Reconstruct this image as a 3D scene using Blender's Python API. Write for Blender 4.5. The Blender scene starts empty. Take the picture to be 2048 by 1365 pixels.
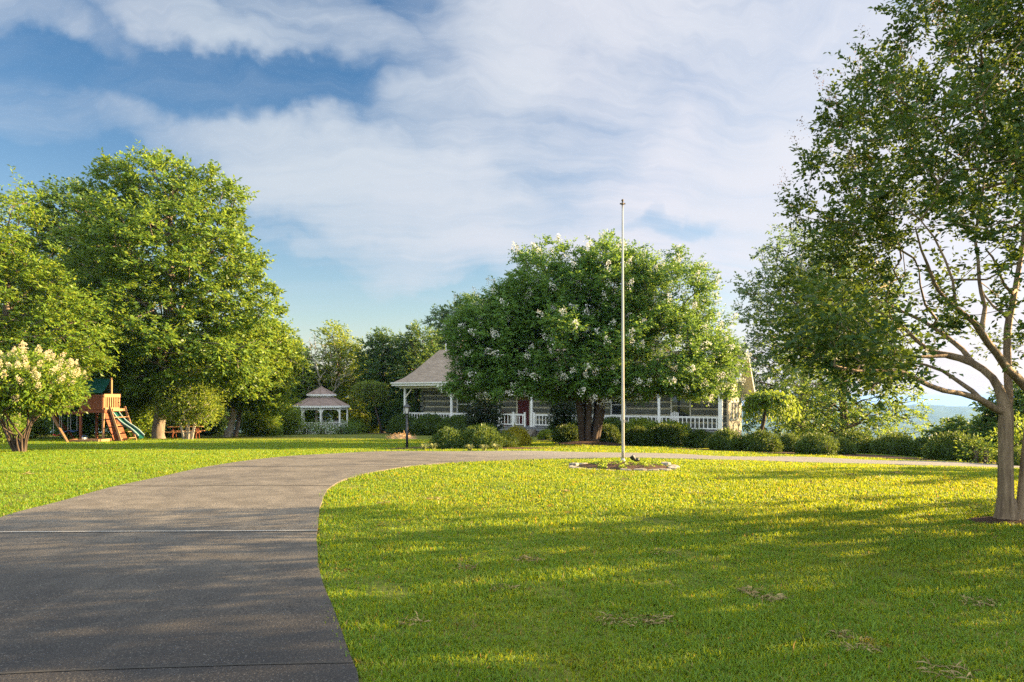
import bpy, math, random
import numpy as np
from mathutils import Vector, noise as mnoise

random.seed(11)
rng = np.random.default_rng(11)
SC = bpy.context.scene
COL = SC.collection
R = math.radians
F, CX, HY, EYE = 1365.0, 1024.0, 795.0, 1.6          # focal length in photo pixels, centre column, horizon row, eye height

# ------------------------------------------------------------------ camera
cam = bpy.data.cameras.new('camera')
cam.sensor_width = 36.0
cam.lens = 24.0
cam.shift_y = (HY - 682.5) / 2048.0
cam.clip_start, cam.clip_end = 0.1, 30000
cam_o = bpy.data.objects.new('camera', cam)
cam_o.location = (0, 0, EYE)
cam_o.rotation_euler = (R(90), 0, 0)
COL.objects.link(cam_o)
SC.camera = cam_o

# ------------------------------------------------------------------ sun, sky, exposure
SUN_AZ, SUN_EL = R(78.0), R(15.5)                     # clockwise from +Y
SUN_STRENGTH, SKY_STRENGTH, EXPOSURE = 5.0, 0.055, 2.75
sun = bpy.data.lights.new('sun', 'SUN')
sun.energy, sun.angle, sun.color = SUN_STRENGTH, R(0.5), (1.0, 0.71, 0.37)
sun_o = bpy.data.objects.new('sun', sun)
sdir = Vector((math.sin(SUN_AZ) * math.cos(SUN_EL), math.cos(SUN_AZ) * math.cos(SUN_EL), math.sin(SUN_EL)))
sun_o.rotation_euler = (-sdir).to_track_quat('-Z', 'Y').to_euler()
sun_o.location = (40, 10, 30)
COL.objects.link(sun_o)

SC.view_settings.view_transform = 'Standard'
SC.view_settings.look = 'None'
SC.view_settings.exposure = EXPOSURE
SC.view_settings.gamma = 1.0
SC.render.engine = 'CYCLES'
cy = SC.cycles
cy.max_bounces, cy.diffuse_bounces, cy.glossy_bounces, cy.transmission_bounces = 8, 6, 2, 6
cy.transparent_max_bounces, cy.volume_bounces = 6, 0
cy.use_denoising = False
cy.sample_clamp_direct = cy.sample_clamp_indirect = 0.2
cy.caustics_reflective = cy.caustics_refractive = False


class NT:
    """small helper for node trees"""
    def __init__(self, tree):
        self.t = tree
        tree.nodes.clear()

    def n(self, kind, **kw):
        nd = self.t.nodes.new(kind)
        for k, v in kw.items():
            setattr(nd, k, v)
        return nd

    def link(self, a, b):
        self.t.links.new(a, b)

    def put(self, sock, v):
        if isinstance(v, bpy.types.NodeSocket):
            self.link(v, sock)
        else:
            sock.default_value = v

    def math(self, op, a, b=0.0, c=0.0, clamp=False):
        nd = self.n('ShaderNodeMath', operation=op, use_clamp=clamp)
        for i, v in enumerate((a, b, c)):
            self.put(nd.inputs[i], v)
        return nd.outputs[0]

    def vmath(self, op, a, b=(0, 0, 0), s=1.0):
        nd = self.n('ShaderNodeVectorMath', operation=op)
        self.put(nd.inputs[0], a)
        self.put(nd.inputs[1], b)
        if op == 'SCALE':
            self.put(nd.inputs['Scale'], s)
        return nd.outputs['Value'] if op in ('DOT_PRODUCT', 'LENGTH') else nd.outputs[0]

    def noise(self, vec, scale, detail=4.0, rough=0.55, dist=0.0):
        nd = self.n('ShaderNodeTexNoise')
        if vec is not None:
            self.link(vec, nd.inputs['Vector'])
        nd.inputs['Scale'].default_value = scale
        nd.inputs['Detail'].default_value = detail
        nd.inputs['Roughness'].default_value = rough
        nd.inputs['Distortion'].default_value = dist
        return nd

    def ramp(self, fac, stops):
        nd = self.n('ShaderNodeValToRGB')
        cr = nd.color_ramp
        while len(cr.elements) < len(stops):
            cr.elements.new(0.5)
        for e, (p, c) in zip(cr.elements, stops):
            e.position = p
            e.color = (*c, 1) if len(c) == 3 else c
        self.link(fac, nd.inputs[0])
        return nd.outputs[0]

    def mix(self, fac, a, b, mode='MIX'):
        nd = self.n('ShaderNodeMix', data_type='RGBA', blend_type=mode)
        self.put(nd.inputs[0], fac)
        for i, v in ((6, a), (7, b)):
            self.put(nd.inputs[i], (*v, 1) if isinstance(v, tuple) and len(v) == 3 else v)
        return nd.outputs[2]

    def mapr(self, v, a, b, c=0.0, d=1.0, smooth=True):
        nd = self.n('ShaderNodeMapRange', interpolation_type='SMOOTHSTEP' if smooth else 'LINEAR')
        for i, x in enumerate((v, a, b, c, d)):
            self.put(nd.inputs[i], x)
        return nd.outputs[0]


def skydir(px, py):
    return Vector(((px - CX) / F, 1.0, (HY - py) / F)).normalized()


def build_world():
    w = bpy.data.worlds.new('World')
    SC.world = w
    w.use_nodes = True
    t = NT(w.node_tree)
    out = t.n('ShaderNodeOutputWorld')
    bg = t.n('ShaderNodeBackground')
    bg.inputs['Strength'].default_value = SKY_STRENGTH
    t.link(bg.outputs[0], out.inputs[0])
    sky = t.n('ShaderNodeTexSky', sky_type='NISHITA')
    sky.sun_disc = False
    sky.sun_elevation, sky.sun_rotation = SUN_EL, SUN_AZ
    sky.air_density, sky.dust_density, sky.ozone_density = 1.2, 0.6, 3.0
    tc = t.n('ShaderNodeTexCoord')
    d = tc.outputs['Generated']
    # slow swirl of the cloud shapes
    wn = t.noise(d, 2.6, 5.0, 0.55)
    warp = t.vmath('SCALE', t.vmath('SUBTRACT', wn.outputs['Color'], (0.5, 0.5, 0.5)), s=0.30)
    wn2 = t.noise(d, 9.0, 5.0, 0.6)
    warp2 = t.vmath('SCALE', t.vmath('SUBTRACT', wn2.outputs['Color'], (0.5, 0.5, 0.5)), s=0.06)
    dw = t.vmath('ADD', t.vmath('ADD', d, warp), warp2)
    # cloud banks as patches of sky directions: px, py, half length, half width, tilt, weight
    banks = [(735, 335, 420, 108, 12, 1.0), (950, 420, 330, 95, 4, .75), (420, 40, 300, 52, 12, .75), (760, 100, 330, 70, 22, .6),
             (1130, 120, 330, 210, -25, .95), (1000, 280, 260, 130, 10, .8),
             (1380, 330, 520, 120, -30, .95), (1500, 200, 620, 460, 0, .92), (1750, 330, 420, 420, 0, 1.05), (1900, 650, 500, 330, 0, 1.0),
             (1420, 520, 420, 70, 3, .75), (1300, 620, 300, 110, 0, .5), (60, 30, 150, 55, 5, .55), (70, 190, 170, 80, 30, .22),
             (250, 100, 200, 60, 40, .35), (740, 462, 330, 18, 4, .5), (990, 545, 130, 25, -10, .5), (700, 690, 500, 50, 0, .25)]
    holes = [(440, 150, 330, 48, 3, .42), (1170, 265, 250, 80, -20, .20), (1560, 120, 260, 110, -40, .12), (1340, 425, 120, 18, 2, .35), (690, 575, 380, 62, 3, .85), (170, 330, 240, 60, 0, .45)]
    dens = None
    for i, (px, py, a, b, tilt, wt) in enumerate(banks + holes):
        c = skydir(px, py)
        e1 = skydir(px + 1, py) - c
        e1 = (e1 - c * e1.dot(c)).normalized()
        e2 = c.cross(e1)
        if e2.z < 0:
            e2 = -e2
        th = R(-tilt)
        ax1 = e1 * math.cos(th) + e2 * math.sin(th)
        ax2 = -e1 * math.sin(th) + e2 * math.cos(th)
        k = c.y / F                                     # pixels to radians, about
        u = t.vmath('DOT_PRODUCT', dw, tuple(ax1 / (a * k)))
        v = t.vmath('DOT_PRODUCT', dw, tuple(ax2 / (b * k)))
        # axes are perpendicular to c, so u and v vanish at the bank's centre
        r2 = t.math('ADD', t.math('MULTIPLY', u, u), t.math('MULTIPLY', v, v))
        front = t.math('GREATER_THAN', t.vmath('DOT_PRODUCT', d, tuple(c)), 0.0)
        m = t.math('MULTIPLY', t.mapr(r2, 1.9, 0.0, 0.0, wt), front)
        if dens is None:
            dens = m
        elif i < len(banks):
            dens = t.math('MAXIMUM', dens, m)
        else:
            dens = t.math('SUBTRACT', dens, m)
    # unseen sky behind and overhead: extra bright cloud added to fill the shade
    y = t.n('ShaderNodeSeparateXYZ')
    t.link(d, y.inputs[0])
    back = t.math('MAXIMUM', t.mapr(y.outputs[1], 0.25, -0.25), t.mapr(y.outputs[2], 0.56, 0.78))
    dens = t.math('MAXIMUM', dens, t.math('MULTIPLY', back, 0.9))
    # fibres: noise on the plane of the cloud layer, stretched
    zz = t.math('ADD', t.math('MAXIMUM', y.outputs[2], 0.0), 0.22)
    cmb = t.n('ShaderNodeCombineXYZ')
    t.link(t.math('DIVIDE', y.outputs[0], zz), cmb.inputs[0])
    t.link(t.math('MULTIPLY', t.math('DIVIDE', y.outputs[1], zz), 0.9), cmb.inputs[1])
    mp = t.n('ShaderNodeMapping')
    mp.inputs['Rotation'].default_value = (0, 0, R(28))
    mp.inputs['Scale'].default_value = (0.5, 2.9, 1)
    t.link(t.vmath('ADD', cmb.outputs[0], t.vmath('SCALE', warp, s=2.0)), mp.inputs[0])
    fib = t.noise(mp.outputs[0], 1.6, 9.0, 0.62, 0.1)
    fibf = t.mapr(fib.outputs[0], 0.30, 0.72, 0.0, 1.0)
    fine = t.noise(mp.outputs[0], 6.0, 8.0, 0.65, 0.4)
    finef = t.mapr(fine.outputs[0], 0.30, 0.72, -0.09, 0.09, False)
    amount = t.math('ADD', dens, t.math('MULTIPLY', t.math('SUBTRACT', fibf, 0.55), 0.40))
    amount = t.math('ADD', amount, finef)
    amount = t.mapr(amount, -0.16, 1.15, 0.0, 0.95)
    # clouds: cool blue-grey where thick and away from the sun, white towards it
    sd = t.vmath('DOT_PRODUCT', d, tuple(sdir))
    glow = t.mapr(sd, -0.2, 0.95)
    ccol = t.mix(glow, (1.85, 1.98, 2.2), (2.75, 2.6, 2.78))
    shade = t.noise(dw, 2.0, 4.0)
    ccol = t.mix(t.mapr(shade.outputs[0], 0.35, 0.65, 0.0, 0.30), ccol, (1.6, 1.95, 2.15))
    ccol = t.mix(back, ccol, (6.0, 6.5, 7.1))  # unseen fill cloud, brighter than the banks in view
    tone = t.mix(t.mapr(y.outputs[2], 0.02, 0.48), (0.66, 0.60, 0.57), (0.25, 0.375, 0.46))
    skyc = t.mix(1.0, sky.outputs[0], tone, 'MULTIPLY')
    col = t.mix(amount, skyc, ccol)
    t.link(col, bg.inputs['Color'])


build_world()


# ------------------------------------------------------------------ ground shape
def sp(t, k):
    return 0.5 * (t + np.sqrt(t * t + k * k))


def smst(t):
    t = np.clip(t, 0, 1)
    return t * t * (3 - 2 * t)


def ground(x, y):
    x = np.asarray(x, float)
    y = np.asarray(y, float)
    z = -0.033 * sp(y - 17, 3.0) + 0.033 * sp(-17.0, 3.0) - 0.03 * sp(x - 4, 3.0) * smst((y - 14) / 7)
    drop = 0.34 * sp(x - 25, 4.0) * smst((y - 12) / 25) + 0.25 * sp(y - 85, 8.0)
    z = z - drop
    z = -130 * (1 - np.exp(-np.maximum(-z, 0) / 130)) + np.maximum(z, 0)
    return z + 0.012 * np.sin(x * 1.3 + 1) * np.sin(y * 1.1 + .4) + 0.01 * np.sin(x * .47 + y * .61)


def gz(x, y):
    return float(ground(x, y))


def gp(px, py):
    """the point of the ground seen at a photo pixel"""
    t, s = (px - CX) / F, (HY - py) / F
    y = 2.5
    while y < 300:
        if EYE + s * y <= gz(t * y, y):
            break
        y += 0.05
    lo, hi = y - 0.05, y
    for _ in range(12):
        m = (lo + hi) / 2
        if EYE + s * m <= gz(t * m, m):
            hi = m
        else:
            lo = m
    return Vector((t * hi, hi, gz(t * hi, hi)))


def at(px, py, d):
    return Vector(((px - CX) / F * d, d, EYE + (HY - py) / F * d))


# ------------------------------------------------------------------ object helpers
def tag(o, label=None, cat=None, group=None, kind=None):
    for k, v in (('label', label), ('category', cat), ('group', group), ('kind', kind)):
        if v:
            o[k] = v
    return o


def thing(name, loc, label, cat, group=None):
    o = bpy.data.objects.new(name, None)
    o.empty_display_size = 0.2
    o.location = loc
    COL.objects.link(o)
    return tag(o, label, cat, group)


def origin_of(o):
    v = Vector((0, 0, 0))
    while o is not None:
        v += o.location
        o = o.parent
    return v


def children(o):
    return [c for c in list(bpy.data.objects) if c.parent == o]


class MB:
    def __init__(self):
        self.v, self.f, self.m = [], [], []

    def poly(self, pts, mi=0):
        b = len(self.v)
        self.v += [tuple(p) for p in pts]
        self.f.append(tuple(range(b, b + len(pts))))
        self.m.append(mi)

    def mesh(self, verts, faces, mi=0):
        b = len(self.v)
        self.v += [tuple(p) for p in verts]
        self.f += [tuple(i + b for i in f) for f in faces]
        self.m += [mi] * len(faces)

    def box(self, c, h, ax=None, mi=0):
        c = Vector(c)
        ax = [Vector(a) for a in ax] if ax else [Vector((1, 0, 0)), Vector((0, 1, 0)), Vector((0, 0, 1))]
        vs = []
        for sz in (-1, 1):
            for sx, sy in ((-1, -1), (1, -1), (1, 1), (-1, 1)):
                vs.append(c + ax[0] * (sx * h[0]) + ax[1] * (sy * h[1]) + ax[2] * (sz * h[2]))
        self.mesh(vs, [(3, 2, 1, 0), (4, 5, 6, 7), (0, 1, 5, 4), (1, 2, 6, 5), (2, 3, 7, 6), (3, 0, 4, 7)], mi)

    def beam(self, p, q, w, h, up=(0, 0, 1), mi=0):
        p, q = Vector(p), Vector(q)
        d = q - p
        L = d.length
        d.normalize()
        up = Vector(up)
        s = d.cross(up)
        if s.length < 1e-4:
            s = d.cross(Vector((1, 0, 0)))
        s.normalize()
        u = s.cross(d)
        self.box((p + q) / 2, (L / 2, w / 2, h / 2), (d, s, u), mi)

    def tube(self, pts, rad, n=8, cap=True, mi=0, lumps=0.0):
        pts = [Vector(p) for p in pts]
        if not isinstance(rad, (list, tuple)):
            rad = [rad] * len(pts)
        vs, fs = [], []
        ref = None
        for i, p in enumerate(pts):
            d = (pts[min(i + 1, len(pts) - 1)] - pts[max(i - 1, 0)])
            if d.length < 1e-6:
                d = Vector((0, 0, 1))
            d.normalize()
            if ref is None:
                ref = Vector((1, 0, 0)) if abs(d.x) < .8 else Vector((0, 1, 0))
            s = (ref - d * ref.dot(d)).normalized()
            ref = s
            u = d.cross(s)
            for k in range(n):
                a = 2 * math.pi * k / n
                r = rad[i] * (1 + (lumps * mnoise.noise(Vector((k * 1.7, i * .35, p.x))) if lumps else 0))
                vs.append(p + (s * math.cos(a) + u * math.sin(a)) * r)
        for i in range(len(pts) - 1):
            for k in range(n):
                a, b = i * n + k, i * n + (k + 1) % n
                fs.append((a, b, b + n, a + n))
        if cap:
            fs.append(tuple(reversed(range(n))))
            fs.append(tuple(range((len(pts) - 1) * n, len(pts) * n)))
        self.mesh(vs, fs, mi)

    def lathe(self, c, prof, n=16, mi=0, rot=0.0):
        c = Vector(c)
        vs, fs = [], []
        for r, z in prof:
            for k in range(n):
                a = 2 * math.pi * k / n + rot
                vs.append(c + Vector((r * math.cos(a), r * math.sin(a), z)))
        for i in range(len(prof) - 1):
            for k in range(n):
                a, b = i * n + k, i * n + (k + 1) % n
                fs.append((a, b, b + n, a + n))
        fs.append(tuple(reversed(range(n))))
        fs.append(tuple(range((len(prof) - 1) * n, len(prof) * n)))
        self.mesh(vs, fs, mi)

    def build(self, name, mats, parent=None, smooth=False, uv=False, label=None):
        if not isinstance(mats, (list, tuple)):
            mats = [mats]
        off = origin_of(parent) if parent else Vector((0, 0, 0))
        me = bpy.data.meshes.new(name)
        me.from_pydata([(x - off.x, y - off.y, z - off.z) for x, y, z in self.v], [], self.f)
        for m in mats:
            me.materials.append(m)
        me.polygons.foreach_set('material_index', self.m)
        if smooth:
            me.polygons.foreach_set('use_smooth', [True] * len(self.f))
        if uv:
            ul = me.uv_layers.new(name='uv')
            for p in me.polygons:
                nrm = p.normal
                tt = Vector((0, 0, 1)).cross(nrm)
                tt = tt.normalized() if tt.length > 0.05 else Vector((1, 0, 0))
                bb = nrm.cross(tt)
                for li in p.loop_indices:
                    q = me.vertices[me.loops[li].vertex_index].co + off
                    ul.data[li].uv = (q.dot(tt), q.dot(bb))
        me.update()
        o = bpy.data.objects.new(name, me)
        COL.objects.link(o)
        if parent:
            o.parent = parent
        if label:
            o['label'] = label
        return o


def np_mesh(name, verts, faces, mat, parent=None, smooth=False):
    """fast mesh: verts (n,3) in world space, faces (m,k) of one size"""
    off = np.array(origin_of(parent)) if parent else np.zeros(3)
    me = bpy.data.meshes.new(name)
    v = (np.asarray(verts, np.float32) - off.astype(np.float32))
    f = np.asarray(faces, np.int32)
    me.vertices.add(len(v))
    me.vertices.foreach_set('co', v.ravel())
    me.loops.add(f.size)
    me.loops.foreach_set('vertex_index', f.ravel())
    me.polygons.add(len(f))
    me.polygons.foreach_set('loop_start', np.arange(0, f.size, f.shape[1], dtype=np.int32))
    me.polygons.foreach_set('loop_total', np.full(len(f), f.shape[1], np.int32))
    if smooth:
        me.polygons.foreach_set('use_smooth', np.ones(len(f), bool))
    me.update(calc_edges=True)
    me.materials.append(mat)
    o = bpy.data.objects.new(name, me)
    COL.objects.link(o)
    if parent:
        o.parent = parent
    return o


def copy_tree(root, loc, scale=(1, 1, 1), rotz=0.0, label=None, cat=None, group=None):
    c = root.copy()
    COL.objects.link(c)
    c.location = loc
    c.scale = scale
    c.rotation_euler = (0, 0, rotz)
    tag(c, label, cat, group)
    for ch in children(root):
        k = ch.copy()
        COL.objects.link(k)
        k.parent = c
        for g in children(ch):
            q = g.copy()
            COL.objects.link(q)
            q.parent = k
    return c


# ------------------------------------------------------------------ materials
def mat(name):
    m = bpy.data.materials.new(name)
    m.use_nodes = True
    t = NT(m.node_tree)
    out = t.n('ShaderNodeOutputMaterial')
    return m, t, out


def principled(t, out, color, rough=0.7, spec=0.3, metal=0.0, bump=None, bump_s=0.3, bump_d=0.02):
    p = t.n('ShaderNodeBsdfPrincipled')
    t.put(p.inputs['Base Color'], (*color, 1) if isinstance(color, tuple) and len(color) == 3 else color)
    t.put(p.inputs['Roughness'], rough)
    p.inputs['Specular IOR Level'].default_value = spec
    p.inputs['Metallic'].default_value = metal
    if bump is not None:
        b = t.n('ShaderNodeBump')
        b.inputs['Strength'].default_value = bump_s
        b.inputs['Distance'].default_value = bump_d
        t.link(bump, b.inputs['Height'])
        t.link(b.outputs[0], p.inputs['Normal'])
    t.link(p.outputs[0], out.inputs[0])
    return p


def plain(name, color, rough=0.6, spec=0.3, metal=0.0, var=0.15, scale=6.0):
    m, t, out = mat(name)
    tc = t.n('ShaderNodeTexCoord')
    nz = t.noise(tc.outputs['Object'], scale, 5.0, 0.6)
    dark = tuple(c * (1 - var) for c in color)
    lite = tuple(min(1, c * (1 + var)) for c in color)
    c = t.ramp(nz.outputs[0], [(0.3, dark), (0.7, lite)])
    principled(t, out, c, rough, spec, metal, nz.outputs[0], 0.15, 0.01)
    return m


def leaf_mat(name, cols, trans, rough=0.45, tw=0.42, spec=0.25, clump=0.35):
    """cols: dark, mid, light leaf colours; trans: colour of light shining through"""
    m, t, out = mat(name)
    geo = t.n('ShaderNodeNewGeometry')
    rnd = geo.outputs['Random Per Island']
    tc = t.n('ShaderNodeTexCoord')
    nz = t.noise(tc.outputs['Object'], clump, 3.0, 0.6)
    f = t.math('ADD', t.math('MULTIPLY', rnd, 0.6), t.math('MULTIPLY', nz.outputs[0], 0.4))
    cols = [(a * 1.10, b * 1.22, c_) for a, b, c_ in cols] if cols[1][1] < .2 else cols
    c = t.ramp(f, [(0.15, cols[0]), (0.5, cols[1]), (0.85, cols[2])])
    p = t.n('ShaderNodeBsdfPrincipled')
    t.link(c, p.inputs['Base Color'])
    p.inputs['Roughness'].default_value = rough
    p.inputs['Specular IOR Level'].default_value = spec
    tr = t.n('ShaderNodeBsdfTranslucent')
    k = t.ramp(f, [(0.15, tuple(x * .75 for x in trans)), (0.85, tuple(min(1, x * 1.2) for x in trans))])
    t.link(k, tr.inputs['Color'])
    mx = t.n('ShaderNodeMixShader')
    mx.inputs[0].default_value = tw
    t.link(p.outputs[0], mx.inputs[1])
    t.link(tr.outputs[0], mx.inputs[2])
    t.link(mx.outputs[0], out.inputs[0])
    return m


def bark_mat(name, dark, lite, scale=6.0, stretch=0.15, bump=0.5):
    m, t, out = mat(name)
    tc = t.n('ShaderNodeTexCoord')
    mp = t.n('ShaderNodeMapping')
    mp.inputs['Scale'].default_value = (1, 1, stretch)
    t.link(tc.outputs['Object'], mp.inputs[0])
    nz = t.noise(mp.outputs[0], scale * 3, 6.0, 0.65, 0.4)
    n2 = t.noise(tc.outputs['Object'], scale * .5, 4.0)
    f = t.math('ADD', t.math('MULTIPLY', nz.outputs[0], .7), t.math('MULTIPLY', n2.outputs[0], .3))
    c = t.ramp(f, [(0.35, dark), (0.65, lite)])
    principled(t, out, c, 0.85, 0.15, 0, nz.outputs[0], bump, 0.02)
    return m


def ground_mat():
    m, t, out = mat('lawn soil')
    geo = t.n('ShaderNodeNewGeometry')
    P = geo.outputs['Position']
    big = t.noise(P, 0.22, 4.0, 0.55)
    mid = t.noise(P, 1.4, 5.0, 0.65)
    fine = t.noise(P, 22.0, 4.0, 0.7)
    c = t.ramp(mid.outputs[0], [(0.28, (0.075, 0.085, 0.018)), (0.5, (0.11, 0.135, 0.018)), (0.72, (0.17, 0.165, 0.035))])
    c = t.mix(t.mapr(big.outputs[0], 0.42, 0.7, 0.0, 0.5), c, (0.20, 0.19, 0.03))
    c = t.mix(t.mapr(fine.outputs[0], 0.35, 0.65, 0.0, 0.6), c, (0.045, 0.06, 0.012))
    # woods on the slopes far off
    sep = t.n('ShaderNodeSeparateXYZ')
    t.link(P, sep.inputs[0])
    far = t.mapr(t.vmath('LENGTH', P), 95.0, 160.0)
    wood = t.noise(P, 0.035, 6.0, 0.65)
    wc = t.ramp(wood.outputs[0], [(0.3, (0.018, 0.035, 0.012)), (0.7, (0.06, 0.095, 0.03))])
    c = t.mix(far, c, wc)
    h = t.math('ADD', t.math('MULTIPLY', fine.outputs[0], 0.6), t.math('MULTIPLY', mid.outputs[0], 0.5))
    principled(t, out, c, 0.9, 0.1, 0, h, 0.9, 0.05)
    return m


def concrete_mat():
    m, t, out = mat('weathered concrete')
    geo = t.n('ShaderNodeNewGeometry')
    P = geo.outputs['Position']
    big = t.noise(P, 0.45, 5.0, 0.6, 0.3)
    mid = t.noise(P, 2.2, 6.0, 0.7, 0.5)
    fine = t.noise(P, 60.0, 3.0, 0.7)
    v = t.n('ShaderNodeTexVoronoi')
    v.inputs['Scale'].default_value = 55.0
    t.link(P, v.inputs['Vector'])
    c = t.ramp(mid.outputs[0], [(0.30, (0.080, 0.070, 0.057)), (0.52, (0.132, 0.117, 0.095)), (0.75, (0.195, 0.170, 0.136))])
    c = t.mix(t.mapr(big.outputs[0], 0.5, 0.68, 0.0, 0.65), c, (0.048, 0.045, 0.043))
    c = t.mix(t.mapr(t.vmath('DOT_PRODUCT', P, (.75, .66, 0)), 10.5, 17.0, 0.0, 0.6), c, (0.235, 0.222, 0.20))  # paler to the far right: sky sheen and sun put into the colour
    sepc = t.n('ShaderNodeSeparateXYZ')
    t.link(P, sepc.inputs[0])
    near_dark = t.math('ADD', sepc.outputs[1], t.math('MULTIPLY', big.outputs[0], 7.0))  # darker towards the near end, its border broken by noise
    c = t.mix(t.mapr(near_dark, 14.0, 6.8, 0.0, 0.92), c, (0.023, 0.022, 0.023))
    c = t.mix(t.mapr(fine.outputs[0], 0.47, 0.66, 0.0, 0.85), c, (0.020, 0.019, 0.019))
    sp_ = t.noise(P, 62.0, 3.0, 0.6)
    c = t.mix(t.mapr(sp_.outputs[0], 0.58, 0.72, 0.0, 0.42), c, (0.24, 0.222, 0.195))
    grit = t.noise(P, 95.0, 2.0, 0.6)
    c = t.mix(t.mapr(grit.outputs[0], 0.60, 0.76, 0.0, 0.45), c, (0.21, 0.195, 0.17))
    # tyre-polished streaks along the drive
    mp = t.n('ShaderNodeMapping')
    mp.inputs['Scale'].default_value = (3.2, 0.22, 1)
    mp.inputs['Rotation'].default_value = (0, 0, R(-8))
    t.link(P, mp.inputs[0])
    st = t.noise(mp.outputs[0], 1.6, 4.0, 0.6)
    c = t.mix(t.mapr(st.outputs[0], 0.52, 0.75, 0.0, 0.12), c, (0.155, 0.14, 0.118))
    h = t.math('ADD', fine.outputs[0], t.math('MULTIPLY', v.outputs['Distance'], 0.5))
    principled(t, out, c, 0.88, 0.2, 0, h, 0.55, 0.012)
    return m


def grass_mat():
    m, t, out = mat('grass blades')
    geo = t.n('ShaderNodeNewGeometry')
    rnd = geo.outputs['Random Per Island']
    P = geo.outputs['Position']
    dry = t.noise(P, 1.1, 5.0, 0.65)
    patch = t.noise(P, 0.35, 3.0, 0.6)
    c = t.ramp(rnd, [(0.0, (0.066, 0.146, 0.012)), (0.55, (0.108, 0.206, 0.016)), (1.0, (0.158, 0.250, 0.022))])
    c = t.mix(t.mapr(dry.outputs[0], 0.58, 0.76, 0.0, 0.55), c, (0.18, 0.17, 0.055))
    thatch = t.noise(P, 2.7, 3.0, 0.6)
    c = t.mix(t.mapr(thatch.outputs[0], 0.63, 0.72, 0.0, 0.85), c, (0.13, 0.12, 0.042))
    c = t.mix(t.mapr(patch.outputs[0], 0.45, 0.7, 0.0, 0.35), c, (0.16, 0.21, 0.015))
    straw = t.math('GREATER_THAN', rnd, 0.975)
    c = t.mix(t.math('MULTIPLY', straw, 0.85), c, (0.22, 0.17, 0.075))
    p = t.n('ShaderNodeBsdfPrincipled')
    t.link(c, p.inputs['Base Color'])
    p.inputs['Roughness'].default_value = 0.5
    p.inputs['Specular IOR Level'].default_value = 0.25
    tr = t.n('ShaderNodeBsdfTranslucent')
    t.link(t.mix(1.0, c, (2.95, 1.85, 0.7), 'MULTIPLY'), tr.inputs['Color'])
    mx = t.n('ShaderNodeMixShader')
    mx.inputs[0].default_value = 0.45
    t.link(p.outputs[0], mx.inputs[1])
    t.link(tr.outputs[0], mx.inputs[2])
    t.link(mx.outputs[0], out.inputs[0])
    return m


def mulch_mat():
    m, t, out = mat('bark mulch')
    geo = t.n('ShaderNodeNewGeometry')
    P = geo.outputs['Position']
    a = t.noise(P, 30.0, 5.0, 0.75)
    b = t.noise(P, 2.0, 4.0)
    c = t.ramp(a.outputs[0], [(0.3, (0.022, 0.014, 0.010)), (0.55, (0.075, 0.045, 0.030)), (0.75, (0.19, 0.12, 0.075))])
    c = t.mix(t.mapr(b.outputs[0], 0.5, 0.75, 0.0, 0.4), c, (0.16, 0.12, 0.06))
    principled(t, out, c, 0.95, 0.1, 0, a.outputs[0], 1.0, 0.05)
    return m


def shingle_mat(name, c1, c2, mortar):
    m, t, out = mat(name)
    uv = t.n('ShaderNodeUVMap', uv_map='uv')
    br = t.n('ShaderNodeTexBrick')
    br.inputs['Scale'].default_value = 1.0
    br.inputs['Brick Width'].default_value = 0.36
    br.inputs['Row Height'].default_value = 0.155
    br.inputs['Mortar Size'].default_value = 0.012
    br.inputs['Color1'].default_value = (*c1, 1)
    br.inputs['Color2'].default_value = (*c2, 1)
    br.inputs['Mortar'].default_value = (*mortar, 1)
    t.link(uv.outputs[0], br.inputs['Vector'])
    nz = t.noise(uv.outputs[0], 1.3, 5.0, 0.7)
    c = t.mix(t.mapr(nz.outputs[0], 0.3, 0.7, 0.0, 0.45), br.outputs[0], tuple(x * .6 for x in c1))
    principled(t, out, c, 0.9, 0.15, 0, br.outputs['Fac'], -0.6, 0.02)
    return m


def stone_mat(name, c1, c2, scale):
    m, t, out = mat(name)
    tc = t.n('ShaderNodeTexCoord')
    v = t.n('ShaderNodeTexVoronoi')
    v.inputs['Scale'].default_value = scale
    t.link(tc.outputs['Object'], v.inputs['Vector'])
    nz = t.noise(tc.outputs['Object'], scale * 2.5, 5.0, 0.7)
    f = t.math('ADD', t.math('MULTIPLY', nz.outputs[0], 0.6), t.math('MULTIPLY', t.vmath('LENGTH', v.outputs['Color']), 0.25))
    c = t.ramp(f, [(0.3, c1), (0.75, c2)])
    principled(t, out, c, 0.9, 0.2, 0, nz.outputs[0], 0.6, 0.03)
    return m


def wood_mat(name, dark, lite, scale=8.0):
    m, t, out = mat(name)
    tc = t.n('ShaderNodeTexCoord')
    mp = t.n('ShaderNodeMapping')
    mp.inputs['Scale'].default_value = (3, 3, .5)
    t.link(tc.outputs['Object'], mp.inputs[0])
    nz = t.noise(mp.outputs[0], scale, 6.0, 0.65, 0.6)
    c = t.ramp(nz.outputs[0], [(0.3, dark), (0.7, lite)])
    principled(t, out, c, 0.7, 0.25, 0, nz.outputs[0], 0.3, 0.01)
    return m


def glass_mat(name, tint=(0.03, 0.035, 0.035)):
    m, t, out = mat(name)
    p = principled(t, out, tint, 0.06, 0.9)
    return m


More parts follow.
